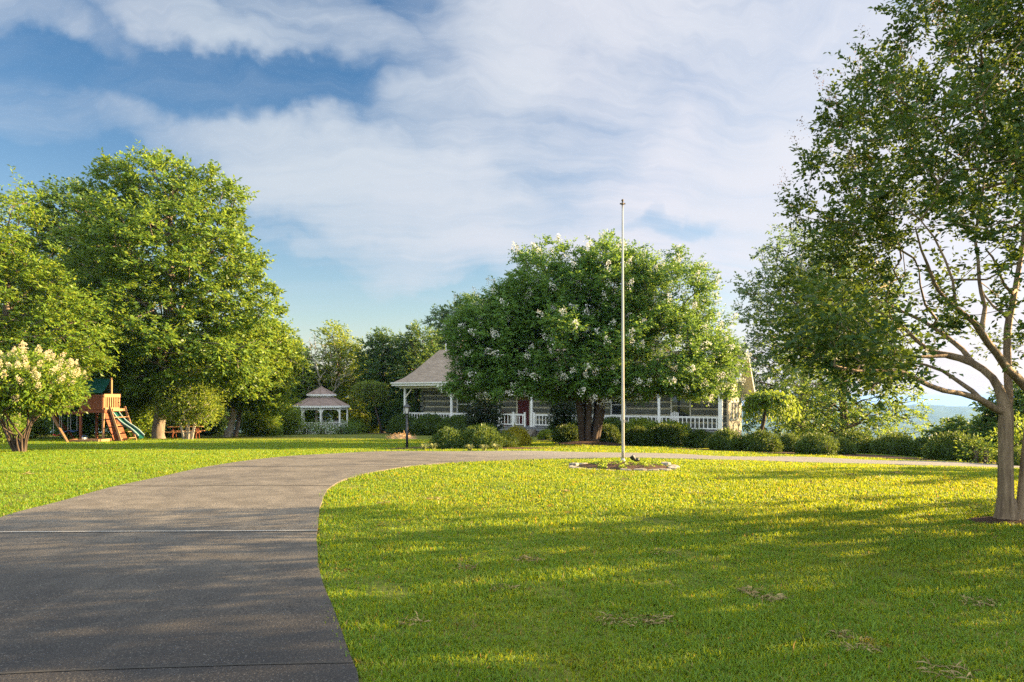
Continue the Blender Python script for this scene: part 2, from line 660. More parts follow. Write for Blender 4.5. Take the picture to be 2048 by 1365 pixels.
M = {}
M['soil'] = ground_mat()
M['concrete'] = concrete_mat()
M['joint'] = plain('joint filler', (0.035, 0.033, 0.03), 0.95)
M['jointlight'] = plain('pale joint sealant', (0.55, 0.54, 0.50), 0.8)
M['grass'] = grass_mat()
M['mulch'] = mulch_mat()
M['white'] = plain('white paint', (0.78, 0.78, 0.76), 0.5, 0.3, 0, 0.06, 2.0)
M['cream'] = plain('cream paint', (0.66, 0.62, 0.48), 0.55, 0.3, 0, 0.07, 2.0)
M['log'] = plain('grey stained logs', (0.145, 0.15, 0.125), 0.8, 0.2, 0, 0.25, 3.0)
M['chink'] = plain('pale chinking', (0.50, 0.46, 0.32), 0.9, 0.1, 0, 0.1)
M['reddoor'] = wood_mat('dark red door paint', (0.075, 0.013, 0.014), (0.12, 0.022, 0.02))
M['deck'] = plain('grey deck boards', (0.22, 0.225, 0.24), 0.7)
M['glass'] = glass_mat('window glass')
M['shingle'] = shingle_mat('house shingles', (0.22, 0.172, 0.128), (0.32, 0.255, 0.19), (0.09, 0.07, 0.055))
M['shingle2'] = shingle_mat('gazebo shingles', (0.20, 0.145, 0.12), (0.29, 0.215, 0.18), (0.09, 0.07, 0.06))
M['stone'] = stone_mat('foundation stone', (0.10, 0.09, 0.08), (0.33, 0.29, 0.24), 3.0)
M['flatstone'] = stone_mat('pale flat stone', (0.11, 0.095, 0.078), (0.36, 0.315, 0.255), 6.0)
M['polemetal'] = plain('satin aluminium', (0.36, 0.34, 0.30), 0.38, 0.5, 0.6, 0.08, 3.0)
M['bronze'] = plain('dark bronze', (0.09, 0.065, 0.035), 0.4, 0.5, 0.6)
M['black'] = plain('black powder coat', (0.016, 0.018, 0.021), 0.42, 0.45, 0, 0.2)
M['frost'] = plain('lantern glass', (0.42, 0.43, 0.42), 0.15, 0.6, 0, 0.1)
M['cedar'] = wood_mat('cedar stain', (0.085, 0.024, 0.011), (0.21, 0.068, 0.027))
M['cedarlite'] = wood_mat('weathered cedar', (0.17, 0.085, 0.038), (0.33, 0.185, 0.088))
M['tarp'] = plain('green canopy', (0.006, 0.062, 0.055), 0.5, 0.35, 0, 0.15, 3.0)
M['slide'] = plain('green plastic', (0.004, 0.050, 0.038), 0.35, 0.5, 0, 0.08, 2.0)
M['slideedge'] = plain('pale plastic edge', (0.32, 0.42, 0.39), 0.35, 0.5)
M['blue'] = plain('blue plastic', (0.03, 0.09, 0.35), 0.4, 0.4)
M['red'] = plain('red plastic', (0.42, 0.02, 0.025), 0.4, 0.4)
M['chain'] = plain('steel chain', (0.30, 0.31, 0.33), 0.4, 0.5, 0.8)
M['pinkcush'] = plain('pink cushion', (0.62, 0.24, 0.20), 0.8)
M['terracotta'] = plain('clay pot', (0.28, 0.10, 0.055), 0.8)
M['straw'] = mulch = plain('dry clippings', (0.34, 0.22, 0.11), 0.95, 0.1, 0, 0.5, 9.0)

M['bark_grey'] = bark_mat('grey brown bark', (0.075, 0.058, 0.042), (0.20, 0.165, 0.125))
M['bark_dark'] = bark_mat('dark bark', (0.030, 0.022, 0.016), (0.095, 0.070, 0.050))
M['bark_myrtle'] = bark_mat('peeling tan bark', (0.085, 0.060, 0.038), (0.29, 0.215, 0.135), 4.5, 0.09, 0.9)
M['bark_myrtle_dark'] = bark_mat('brown myrtle bark', (0.026, 0.019, 0.015), (0.082, 0.058, 0.042), 4.0, 0.10, 0.4)
M['bark_pale'] = bark_mat('pale grey bark', (0.19, 0.165, 0.13), (0.38, 0.34, 0.27))

M['leaf_oak'] = leaf_mat('olive green leaves', ((0.038, 0.078, 0.012), (0.076, 0.130, 0.018), (0.128, 0.185, 0.026)), (0.23, 0.31, 0.035))
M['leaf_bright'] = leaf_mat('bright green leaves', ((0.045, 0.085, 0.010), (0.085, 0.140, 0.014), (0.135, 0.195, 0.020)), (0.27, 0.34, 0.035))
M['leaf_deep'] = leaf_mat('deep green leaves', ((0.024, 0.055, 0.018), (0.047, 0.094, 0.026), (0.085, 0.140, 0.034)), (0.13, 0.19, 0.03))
M['leaf_white_myrtle'] = leaf_mat('glossy green leaves', ((0.036, 0.088, 0.022), (0.068, 0.140, 0.030), (0.115, 0.185, 0.038)), (0.19, 0.29, 0.04), 0.4, 0.38)
M['leaf_myrtle'] = leaf_mat('small green leaves', ((0.014, 0.038, 0.011), (0.029, 0.063, 0.015), (0.055, 0.090, 0.018)), (0.135, 0.19, 0.02), 0.42, 0.33, 0.25, 0.8)
M['leaf_bluish'] = leaf_mat('blue green leaves', ((0.028, 0.058, 0.026), (0.055, 0.095, 0.040), (0.095, 0.140, 0.055)), (0.16, 0.24, 0.07))
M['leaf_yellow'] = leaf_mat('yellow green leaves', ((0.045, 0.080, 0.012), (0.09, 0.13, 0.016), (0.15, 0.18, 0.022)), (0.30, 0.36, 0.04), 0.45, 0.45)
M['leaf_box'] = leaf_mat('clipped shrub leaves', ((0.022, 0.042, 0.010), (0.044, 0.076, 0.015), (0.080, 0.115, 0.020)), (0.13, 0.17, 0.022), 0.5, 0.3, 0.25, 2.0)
M['leaf_sun_gold'] = leaf_mat('sun-painted shrub leaves', ((0.10, 0.095, 0.010), (0.20, 0.175, 0.014), (0.30, 0.25, 0.02)), (0.50, 0.42, 0.03), 0.5, 0.4)  # gold stands in for sunlight on a green shrub
M['leaf_maple'] = leaf_mat('dark maple leaves', ((0.010, 0.020, 0.010), (0.020, 0.034, 0.014), (0.035, 0.050, 0.018)), (0.06, 0.08, 0.02), 0.5, 0.3)
M['petal_white'] = leaf_mat('white petals', ((0.50, 0.50, 0.43), (0.63, 0.63, 0.58), (0.74, 0.74, 0.70)), (0.5, 0.5, 0.4), 0.7, 0.3)
M['petal_cream'] = leaf_mat('cream petals', ((0.56, 0.47, 0.28), (0.66, 0.57, 0.37), (0.75, 0.67, 0.47)), (0.6, 0.5, 0.25), 0.7, 0.3)
M['bud'] = leaf_mat('reddish buds', ((0.12, 0.05, 0.025), (0.19, 0.09, 0.04), (0.26, 0.15, 0.06)), (0.30, 0.14, 0.05), 0.6, 0.35)
M['variegated'] = leaf_mat('variegated blades', ((0.14, 0.17, 0.05), (0.28, 0.30, 0.11), (0.45, 0.44, 0.22)), (0.4, 0.4, 0.12), 0.5, 0.35)

exec_parts = []
# ------------------------------------------------------------------ terrain
def terrain(x, y):
    z = ground(x, y)
    r = np.hypot(x, y)
    az = np.arctan2(x, y)
    Y = r * np.maximum(np.cos(az), 0.45)
    t = np.tan(np.clip(az, -1.1, 1.1))
    n1 = np.sin(t * 23 + r * .0011) * .5 + np.sin(t * 61 + 1.7 + r * .002) * .3 + np.sin(t * 131 + r * .004) * .2
    yc2 = 813 + 6 * smst((t - .66) / .06) - 2 * np.sin(t * 14) + 0.8 * n1
    zc2 = EYE - (yc2 - HY) / F * 4200
    h2 = -130 + (zc2 + 130) * np.exp(-((Y - 4200) / 1000) ** 2)
    yc1 = np.interp(t, [.50, .58, .62, .66, .70, .74, .80, 1.0], [960, 925, 889, 862, 829, 816, 812, 830]) + 2.0 * n1
    zc1 = EYE - (yc1 - HY) / F * 1700
    h1 = -130 + (np.maximum(zc1, -130) + 130) * np.exp(-((Y - 1700) / 420) ** 2)
    far = smst((r - 350) / 500)
    return z * (1 - far) + np.maximum(h1, h2) * far


def build_terrain():
    fan = np.radians(np.concatenate([np.arange(-180, -56, 4.0), np.arange(-56, 56, 0.25), np.arange(56, 180, 4.0)]))
    rad = [0.0, 0.6]
    while rad[-1] < 9000:
        rad.append(rad[-1] * 1.035 + 0.02)
    rad = np.array(rad)
    A, Rr = np.meshgrid(fan, rad)
    X, Y = Rr * np.sin(A), Rr * np.cos(A)
    Z = terrain(X, Y)
    bump = np.zeros_like(Z)
    for i in range(Z.shape[0]):
        if rad[i] > 700:
            for j in range(Z.shape[1]):
                bump[i, j] = mnoise.noise(Vector((X[i, j] * .012, Y[i, j] * .004, 3))) * 11 + mnoise.noise(Vector((X[i, j] * .05, Y[i, j] * .02, 7))) * 6
    Z = Z + bump
    n = len(fan)
    V = np.stack([X, Y, Z], -1).reshape(-1, 3)
    idx = np.arange(V.shape[0]).reshape(X.shape)
    a, b = idx[:-1, :], idx[1:, :]
    q = np.stack([a, np.roll(a, -1, 1), np.roll(b, -1, 1), b], -1)
    split = int(np.searchsorted(rad, 700))
    g = np_mesh('ground', V[: (split + 1) * n], q[:split].reshape(-1, 4)[:, ::-1], M['soil'], None, True)
    tag(g, kind='structure')
    qq = q[split:].reshape(-1, 4)[:, ::-1] - split * n
    h = np_mesh('hills', V[split * n:], qq, M['soil'], None, True)
    tag(h, kind='structure')


build_terrain()

# ------------------------------------------------------------------ driveway
out_px = [(0, 1040), (110, 1010), (219, 979), (342, 952), (478, 926), (581, 914.5), (700, 907.5), (800, 904.5), (1000, 904), (1120, 905.2), (1240, 907.5), (1380, 911)]
in_px = [(715, 1364), (705.6, 1334.6), (669, 1232), (640, 1154), (634, 1095), (635, 1061), (640.6, 1017), (649, 993), (662, 977), (693, 961), (762, 944), (879, 929.5), (1000, 923), (1120, 919.6), (1380, 920), (1440, 922)]
outer = [Vector((-3.9, -14, 0)), Vector((-4.0, -6, 0)), Vector((-4.5, 0, 0)), Vector((-5.2, 3.5, 0)), Vector((-6.0, 6.3, 0))] + [gp(*p) for p in out_px]
inner = [Vector((0.9, -14, 0)), Vector((0.6, -6, 0)), Vector((0.0, 0, 0)), Vector((-.55, 2.6, 0))] + [gp(*p) for p in in_px]
# past the flag bed the drive swings to the right and runs out of the picture
tail_in = [gp(1560, 925), gp(1707, 929), gp(1860, 933.5), gp(1995, 937.5)]
inner += tail_in
d0 = (tail_in[-1] - tail_in[-2]).normalized()
inner += [tail_in[-1] + d0 * 6 + Vector((0, -.6, 0)), tail_in[-1] + d0 * 14 + Vector((0, -2.5, 0))]
wid = 3.1
for i in range(len(in_px) + 4 - 1, len(inner)):
    dd = (inner[min(i + 1, len(inner) - 1)] - inner[i - 1])
    dd.z = 0
    dd.normalize()
    outer.append(inner[i] + Vector((-dd.y, dd.x, 0)) * wid)


def smooth_line(pts, step=0.35):
    """Catmull-Rom through points, evenly spaced"""
    P = np.array([(p.x, p.y) for p in pts])
    P = np.vstack([2 * P[0] - P[1], P, 2 * P[-1] - P[-2]])
    res = []
    for i in range(1, len(P) - 2):
        for s in np.linspace(0, 1, 14, endpoint=False):
            a, b, c, d = P[i - 1], P[i], P[i + 1], P[i + 2]
            res.append(.5 * ((2 * b) + (-a + c) * s + (2 * a - 5 * b + 4 * c - d) * s * s + (-a + 3 * b - 3 * c + d) * s ** 3))
    res.append(P[-2])
    return np.array(res)


def resample(L, n):
    s = np.concatenate([[0], np.cumsum(np.hypot(*np.diff(L, axis=0).T))])
    u = np.linspace(0, s[-1], n)
    return np.stack([np.interp(u, s, L[:, 0]), np.interp(u, s, L[:, 1])], 1)


Lo, Li = smooth_line(outer), smooth_line(inner)
NS = 220
Lo, Li = resample(Lo, NS), resample(Li, NS)
drive_poly = np.vstack([Lo, Li[::-1]])
DRIVE_H = 0.035


def build_driveway():
    nc = 13
    vs, fs = [], []
    for i in range(NS):
        for k in range(nc):
            s = k / (nc - 1)
            edge = 0.012 * mnoise.noise(Vector((i * .4, k, 0))) if k in (0, nc - 1) else 0
            x, y = Li[i] * (1 - s) + Lo[i] * s
            vs.append((x + edge, y, gz(x, y) + DRIVE_H))
    for i in range(NS - 1):
        for k in range(nc - 1):
            a = i * nc + k
            fs.append((a, a + 1, a + nc + 1, a + nc)[::-1])
    b = len(vs)
    for i in range(NS):                                   # the slab's sides go into the ground
        for k in (0, nc - 1):
            v = vs[i * nc + k]
            vs.append((v[0], v[1], v[2] - 0.14))
    for i in range(NS - 1):
        fs.append((i * nc, (i + 1) * nc, b + 2 * (i + 1), b + 2 * i)[::-1])
        fs.append((i * nc + nc - 1, b + 2 * i + 1, b + 2 * (i + 1) + 1, (i + 1) * nc + nc - 1)[::-1])
    mb = MB()
    mb.mesh(vs, fs)
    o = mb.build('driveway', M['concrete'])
    me = o.data
    me.validate()
    tag(o, kind='structure')
    # joints across the slab, thin sheets on top
    for (pa, pb, w, mt) in (((-700, 1392), (706, 1337), 0.012, 'joint'), ((-180, 1072), (635, 1067), 0.009, 'jointlight'), ((-180, 1074.0), (635, 1069.0), 0.012, 'joint'),
                            ((235, 975.5), (663, 976), 0.02, 'joint'), ((430, 936), (815, 937), 0.02, 'joint'), ((560, 918), (905, 926), 0.025, 'joint')):
        a, b2 = gp(*pa), gp(*pb)
        m2 = MB()
        n = 24
        side = Vector((0, 1, 0)) * w
        for j in range(n):
            p, q = a.lerp(b2, j / n), a.lerp(b2, (j + 1) / n)
            r = []
            for c in (p - side, q - side, q + side, p + side):
                wob = 0.010 * mnoise.noise(Vector((c.x * 2.2, c.y * .1, 0)))
                r.append((c.x, c.y + wob, gz(c.x, c.y) + DRIVE_H + 0.004))
            m2.poly(r)
        tag(m2.build('driveway_joint', M[mt]), kind='structure')


build_driveway()


# ------------------------------------------------------------------ mulch beds
beds = []                                                 # (cx, cy, rx, ry, rot) ellipses where no grass grows


def bed(name, c, rx, ry, rot=0.0, rise=0.03, matn='mulch', rings=9, n=64):
    beds.append((c.x, c.y, rx, ry, rot))
    vs, fs = [], []
    for i in range(rings + 1):
        s = i / rings
        for k in range(n):
            a = 2 * math.pi * k / n
            w = 1 + 0.07 * mnoise.noise(Vector((math.cos(a) * 2 + c.x, math.sin(a) * 2 + c.y, 1)))
            ex, ey = rx * s * w * math.cos(a), ry * s * w * math.sin(a)
            x = c.x + ex * math.cos(rot) - ey * math.sin(rot)
            y = c.y + ex * math.sin(rot) + ey * math.cos(rot)
            h = rise * (1 - s * s) + 0.018 - (0.04 if i == rings else 0)
            h += 0.02 * mnoise.noise(Vector((x * 7, y * 7, 0))) * (i < rings)
            vs.append((x, y, gz(x, y) + h))
    for i in range(rings):
        for k in range(n):
            a, b = i * n + k, i * n + (k + 1) % n
            fs.append((a, a + n, b + n, b))
    mb = MB()
    mb.mesh(vs, fs)
    return tag(mb.build(name, M[matn], None, True), kind='structure')


FLAG = gp(1246, 929)
bed('mulch_bed', gp(2014, 1044), .52, .34, 0, .03)
bed('mulch_bed', gp(1246, 935.5), 1.22, 1.12, 0, 0.11)
MYR = gp(1180, 890)
bed('mulch_mound', MYR + Vector((.1, -.3, 0)), 2.1, 1.7, 0, 0.16)
bed('mulch_bed', gp(955, 897), 3.6, 0.95, R(2), 0.03)
bed('mulch_bed', gp(814, 899.5), .9, .45, 0, 0.03)
bed('mulch_bed', gp(870, 868), 5.0, 1.1, R(-18), 0.03)
bed('mulch_bed', gp(1140, 882), 2.2, 1.2, R(-12), 0.03)
bed('mulch_bed', gp(1320, 889), 5.3, 1.5, R(-14), 0.03)
bed('mulch_bed', gp(1520, 905), 4.2, 1.5, R(-20), 0.03)
bed('mulch_bed', gp(1690, 910), 3.6, 1.5, R(-18), 0.03)
bed('mulch_bed', gp(1880, 922), 4.2, 1.4, R(-18), 0.03)
bed('mulch_bed', gp(765, 867), 2.2, 1.3, 0, 0.02)


def inside_poly(x, y, poly):
    px, py = poly[:, 0], poly[:, 1]
    qx, qy = np.roll(px, -1), np.roll(py, -1)
    c = np.zeros(x.shape, bool)
    for a, b, cc, d in zip(px, py, qx, qy):
        if b == d:
            continue
        hit = ((b > y) != (d > y)) & (x < (cc - a) * (y - b) / (d - b) + a)
        c ^= hit
    return c


def no_grass(x, y):
    bad = inside_poly(x, y, drive_poly)
    for cx, cyy, rx, ry, rot in beds:
        dx, dy = x - cx, y - cyy
        u = (dx * math.cos(rot) + dy * math.sin(rot)) / rx
        v = (-dx * math.sin(rot) + dy * math.cos(rot)) / ry
        bad |= (u * u + v * v) < 0.88
    return bad


# ------------------------------------------------------------------ lawn
def build_lawn():
    Vall, Fall, base = [], [], 0
    # rings of depth; density falls with distance, blades get a little broader
    edges = [2.6, 3.6, 4.6, 6, 8, 10.5, 13.5, 17, 21, 26, 32, 40]
    for d0_, d1_ in zip(edges[:-1], edges[1:]):
        dm = (d0_ + d1_) / 2
        dens = 7600 * (4.0 / max(dm, 4.0)) ** 1.38
        half = 0.86
        area = half * 2 * (d1_ ** 2 - d0_ ** 2) / 2
        n = int(area * dens)
        y = np.sqrt(rng.uniform(d0_ ** 2, d1_ ** 2, n))
        x = rng.uniform(-half, half, n) * y
        # tufts: blades gather round scattered crowns
        nt = max(8, n // 11)
        ty = np.sqrt(rng.uniform(d0_ ** 2, d1_ ** 2, nt))
        tx = rng.uniform(-half, half, nt) * ty
        pk = rng.integers(0, nt, n)
        in_tuft = rng.uniform(0, 1, n) < .6
        x = np.where(in_tuft, tx[pk] + rng.normal(0, .030, n), x)
        y = np.where(in_tuft, ty[pk] + rng.normal(0, .030, n), y)
        bare = np.sin(x * 2.1 + 3 * np.sin(y * .7)) * np.sin(y * 1.7 + 2 * np.sin(x * .9)) + .5 * np.sin(x * 5.1 + y * 3.3)
        keep = (bare < 1.05) | (rng.uniform(0, 1, n) < .3)
        keep &= ~no_grass(x + rng.normal(0, .045, n), y + rng.normal(0, .045, n))
        x, y, bare = x[keep], y[keep], bare[keep]
        n = len(x)
        z = ground(x, y) - 0.004
        H = rng.uniform(.018, .046, n) * (1 + .35 * np.sin(x * 1.9 + 1.3) * np.sin(y * 2.3))
        tall = rng.uniform(0, 1, n)
        H = np.where(tall > .985, H * 1.7, H)
        W = rng.uniform(.0022, .0042, n) * (1 + dm / 12.0)
        H = H * (1 + dm / 60.0)
        az = rng.uniform(0, 2 * np.pi, n)
        lean = rng.uniform(.15, 1.05, n)
        dx, dy = np.cos(az), np.sin(az)
        sx, sy = -dy, dx
        yaw = rng.normal(0, .6, n)
        sx, sy = sx * np.cos(yaw) - sy * np.sin(yaw), sx * np.sin(yaw) + sy * np.cos(yaw)
        P0 = np.stack([x, y, z], 1)
        S = np.stack([sx * W, sy * W, 0 * W], 1)
        mid = P0 + np.stack([dx * H * lean * .3, dy * H * lean * .3, H * .62], 1)
        tip = P0 + np.stack([dx * H * lean, dy * H * lean, H * (1.12 - .35 * lean)], 1)
        v = np.stack([P0 - S, P0 + S, mid + S * .85, mid - S * .85, tip + S * .12, tip - S * .12], 1).reshape(-1, 3)
        i0 = np.arange(n)[:, None] * 6 + base
        f = np.concatenate([i0 + np.array([0, 1, 2, 3]), i0 + np.array([3, 2, 4, 5])])
        Vall.append(v)
        Fall.append(f)
        base += len(v)
    o = np_mesh('lawn_grass', np.vstack(Vall), np.vstack(Fall), M['grass'])
    tag(o, 'mown green lawn on both sides of the curved driveway', 'grass', None, 'stuff')


build_lawn()


# ------------------------------------------------------------------ plants
def unit(v):
    return v / (np.linalg.norm(v, axis=-1, keepdims=True) + 1e-9)


def leaves(points, axes, length, width, up_bias=0.5, var=0.48, fold=0.12):
    """one small folded quad per leaf: base point, axis"""
    n = len(points)
    L = length * rng.uniform(1 - var, 1 + var, n)[:, None]
    W = width * rng.uniform(1 - var, 1 + var, n)[:, None]
    a = unit(axes)
    nr = rng.normal(0, 1, (n, 3))
    nr[:, 2] += up_bias * 2
    s = unit(np.cross(a, nr))
    nn = np.cross(s, a)
    b = points
    v = np.stack([b, b + a * L * .48 + s * W * .5 + nn * L * fold, b + a * L - nn * L * fold * .5, b + a * L * .48 - s * W * .5 + nn * L * fold], 1).reshape(-1, 3)
    f = np.arange(n)[:, None] * 4 + np.array([0, 1, 2, 3])
    return v, f


def leaf_cloud(centers, radii, per, length, width, outward=None, flat=0.75, up_bias=.5, droop=0.0, shell=0.35, twigs=0):
    """leaves gathered round the cluster centres; twigs > 0 strings them along short shoots"""
    n = len(centers)
    c = np.repeat(centers, per, 0)
    r = np.repeat(np.broadcast_to(radii, (n,)), per)[:, None]
    if twigs:
        k = max(1, per // twigs)
        nt = n * k
        ct = np.repeat(centers, k, 0)
        rt = np.repeat(np.broadcast_to(radii, (n,)), k)[:, None]
        dv = unit(rng.normal(0, 1, (nt, 3)) + (np.repeat(outward, k, 0) * .9 if outward is not None else 0))
        dv[:, 2] = dv[:, 2] * flat - droop
        s0 = ct + dv * rt * rng.uniform(.0, .55, (nt, 1))
        ln = rt * rng.uniform(.35, .75, (nt, 1))
        tt = np.tile(np.linspace(0.05, 1, twigs), nt)[:, None]
        D = np.repeat(unit(dv), twigs, 0)
        p = np.repeat(s0, twigs, 0) + D * np.repeat(ln, twigs, 0) * tt
        side = unit(np.cross(D, np.array([0.1, .2, 1.0])[None]))
        sg = np.tile(np.where(np.arange(twigs) % 2, 1.0, -1.0), nt)[:, None]
        ax = D * .55 + side * sg * .8 + rng.normal(0, .35, p.shape)
        ax[:, 2] -= droop * .7
        p = p + rng.normal(0, .01, p.shape)
        return leaves(p, ax, length, width, up_bias)
    d = unit(rng.normal(0, 1, (n * per, 3)))
    rad = shell + (1 - shell) * rng.uniform(0, 1, (n * per, 1)) ** .6
    off = d * r * rad
    off[:, 2] *= flat
    ax = d + rng.normal(0, .5, d.shape)
    if outward is not None:
        ax += np.repeat(outward, per, 0) * .5
    ax[:, 2] -= droop
    return leaves(c + off, ax, length, width, up_bias)


def envelope(ells, n, inner=.45, zmin=-1e9, gap=0.0):
    """n points in a union of ellipsoids, mostly near the surface, kept apart"""
    vol = np.array([e[3] * e[4] * e[5] for e in ells]) ** .8
    pick = rng.choice(len(ells), n * 6, p=vol / vol.sum())
    E = np.array(ells)[pick]
    d = unit(rng.normal(0, 1, (n * 6, 3)))
    rr = (inner ** 3 + (1 - inner ** 3) * rng.uniform(0, 1, (n * 6, 1))) ** (1 / 3)
    P = E[:, :3] + d * rr * E[:, 3:6]
    P = P[P[:, 2] > zmin]
    keep = []
    if gap > 0:
        K = np.empty((0, 3))
        for p in P:
            if len(K) == 0 or np.min(((K - p) ** 2).sum(1)) > gap * gap:
                K = np.vstack([K, p])
                if len(K) >= n:
                    break
        return K
    return P[:n]


def grow(nodes, par, targets, path_w=.45, bend=.10):
    """join every target to the growing skeleton; returns nodes, parents"""
    nodes = [np.array(p, float) for p in nodes]
    par = list(par)
    dist = [0.0]
    for i in range(1, len(nodes)):
        dist.append(dist[par[i]] + np.linalg.norm(nodes[i] - nodes[par[i]]))
    root = nodes[-1]
    order = np.argsort(np.linalg.norm(targets - root, axis=1))
    A = np.array(nodes)
    D = np.array(dist)
    tips = []
    for ti in order:
        tp = targets[ti]
        dv = np.linalg.norm(A - tp, axis=1)
        cost = dv + path_w * D + 3.0 * (A[:, 2] > tp[2] + .9)
        j = int(np.argmin(cost))
        L = dv[j]
        k = 2 if L < 1.2 else 3
        cur = j
        side = rng.normal(0, 1, 3) * L * bend
        for s in range(1, k + 1):
            u = s / k
            q = A[j] * (1 - u) + tp * u + side * math.sin(math.pi * u)
            q[2] += -.06 * L * math.sin(math.pi * u)
            A = np.vstack([A, q])
            D = np.append(D, D[cur] + np.linalg.norm(q - A[cur]))
            par.append(cur)
            cur = len(A) - 1
        tips.append(cur)
    return A, par, tips


def limb_mesh(A, par, r_tip, r_base, power=2.3, fixed=None, n=5, nb=9):
    """tubes for a skeleton; radii from the pipe rule, scaled to r_base"""
    N = len(A)
    kids = [[] for _ in range(N)]
    for i in range(1, N):
        kids[par[i]].append(i)
    rad = np.zeros(N)
    for i in range(N - 1, -1, -1):
        s = sum(rad[k] ** power for k in kids[i])
        rad[i] = max(r_tip, s ** (1 / power))
    sc = (math.log(r_base) - math.log(r_tip)) / max(1e-6, math.log(rad[0]) - math.log(r_tip)) if rad[0] > r_tip else 1
    rad = np.exp(math.log(r_tip) + (np.log(rad) - math.log(r_tip)) * sc)
    if fixed:
        for i, r in fixed.items():
            rad[i] = r
    mb = MB()
    done = set()

    def chain(i):
        # follow the thickest child
        out = [i]
        while kids[out[-1]]:
            k = max(kids[out[-1]], key=lambda q: rad[q])
            out.append(k)
        return out
    stack = [0]
    while stack:
        i = stack.pop()
        ch = chain(i)
        pts = ([A[par[i]]] if i else []) + [A[k] for k in ch]
        rr = ([min(rad[par[i]], rad[i] * 1.25)] if i else []) + [rad[k] for k in ch]
        if len(pts) > 1:
            mb.tube(pts, [float(x) for x in rr], nb if rr[0] > .07 else n, False, 0, .24 if rr[0] > .07 else 0)
        for k in ch:
            for q in kids[k]:
                if q not in ch:
                    stack.append(q)
    return mb, rad


def root_flare(base, r, h=.5):
    """trunk foot points and radii"""
    b = Vector(base)
    return [b + Vector((0, 0, -.15)), b + Vector((0, 0, .05)), b + Vector((0, 0, h * .5)), b + Vector((0, 0, h))], [r * 1.35, r * 1.22, r * 1.05, r * .98]


def tree(name, label, base, crown_ells, leafm, barkm, ncl, per, leaf, crad, r_base, fork=.35, cat='tree', group=None, inner=.5, gap=.0, r_tip=.012,
         path_w=.45, bend=.1, droop=0.0, twigs=0, flat=.75, up_bias=.5, trunks=None, width=.5, extra=None, zcut=None):
    """base in world space; crown_ells (cx,cy,cz,rx,ry,rz) in world space"""
    t = thing(name, base, label, cat, group)
    T = envelope(crown_ells, ncl, inner, -1e9 if zcut is None else zcut + .15, gap)
    cz = np.array(crown_ells)
    low, top = (cz[:, 2] - cz[:, 5]).min(), (cz[:, 2] + cz[:, 5]).max()
    cen = np.average(cz[:, :3], axis=0, weights=cz[:, 3] * cz[:, 4] * cz[:, 5])
    mbs = MB()
    stems = trunks or [(0.0, 0.0)]
    grp = [[] for _ in stems]
    for p in T:
        d = [abs(math.atan2(p[1] - cen[1], p[0] - cen[0]) - 2 * math.pi * i / len(stems)) % (2 * math.pi) for i in range(len(stems))]
        d = [min(q, 2 * math.pi - q) for q in d]
        grp[int(np.argmin(d))].append(p)
    for (ox, oy), G in zip(stems, grp):
        if not G:
            continue
        G = np.array(G)
        b = np.array([base[0] + ox, base[1] + oy, base[2] - .12])
        fz = base[2] + (low - base[2]) * .9 + (top - low) * fork * .3
        n0 = [b]
        k = 6
        tgt = np.array([base[0] + ox * 2.2 + (cen[0] - base[0]) * .35, base[1] + oy * 2.2 + (cen[1] - base[1]) * .35, fz])
        for i in range(1, k + 1):
            u = i / k
            q = b * (1 - u) + tgt * u + np.array([math.sin(u * 5 + b[0]) * .05, math.cos(u * 4 + b[1]) * .05, 0]) * (fz - b[2]) * .35
            n0.append(q)
        if len(stems) == 1:                               # a leader up through the crown
            for i in range(1, 4):
                u = i / 4
                n0.append(tgt * (1 - u) + np.array([cen[0], cen[1], top]) * u + rng.normal(0, .15, 3))
        A, par, tips = grow(n0, [0] + list(range(len(n0) - 1)), G, path_w, bend)
        mb, rad = limb_mesh(A, par, r_tip, r_base)
        mbs.mesh(mb.v, mb.f)
        fp, fr = root_flare((b[0], b[1], b[2] + .1), r_base)
        mbs.tube(fp, fr, 10, True, 0, .25)
    mbs.build('trunk', barkm, t, True)
    out = unit(T - cen)
    v, f = leaf_cloud(T, crad * rng.uniform(.7, 1.25, len(T)), per, leaf, leaf * width, out, flat, up_bias, droop, .25, twigs)
    if zcut is not None:
        q = v.reshape(-1, 4, 3)
        q = q[q[:, 0, 2] > zcut + rng.normal(0, .10, len(q)) + .22 * np.sin(q[:, 0, 0] * 1.7 + 1)]
        v, f = q.reshape(-1, 3), np.arange(len(q))[:, None] * 4 + np.array([0, 1, 2, 3])
    np_mesh('crown', v, f, leafm, t)
    if extra:
        extra(t, T, out)
    return t


def ell_px(px, py, rx, ry, d, rd=None):
    """ellipsoid from a photo pixel centre, pixel radii and depth"""
    c = at(px, py, d)
    k = d / F
    return (c.x, c.y, c.z, rx * k, rd if rd else rx * k, ry * k)
# ------------------------------------------------------------------ log house
HX = Vector((math.cos(R(30)), -math.sin(R(30)), 0))       # along the front, towards the right end
HYV = Vector((math.sin(R(30)), math.cos(R(30)), 0))       # into the house
H0 = Vector((-9.1, 57.0, 0))
HZ = Vector((0, 0, 1))
HAX = (HX, HYV, HZ)
FLOOR = -0.60


def hp(u, v, z):
    p = H0 + HX * u + HYV * v
    return Vector((p.x, p.y, z))


def u_at(px, v):
    """how far along the front a photo column lies, at depth v into the house"""
    r = (px - CX) / F
    a = H0 + HYV * v
    return (r * a.y - a.x) / (HX.x - r * HX.y)


def hbox(mb, u0, u1, v0, v1, z0, z1, mi=0):
    mb.box(hp((u0 + u1) / 2, (v0 + v1) / 2, (z0 + z1) / 2), ((u1 - u0) / 2, (v1 - v0) / 2, (z1 - z0) / 2), HAX, mi)


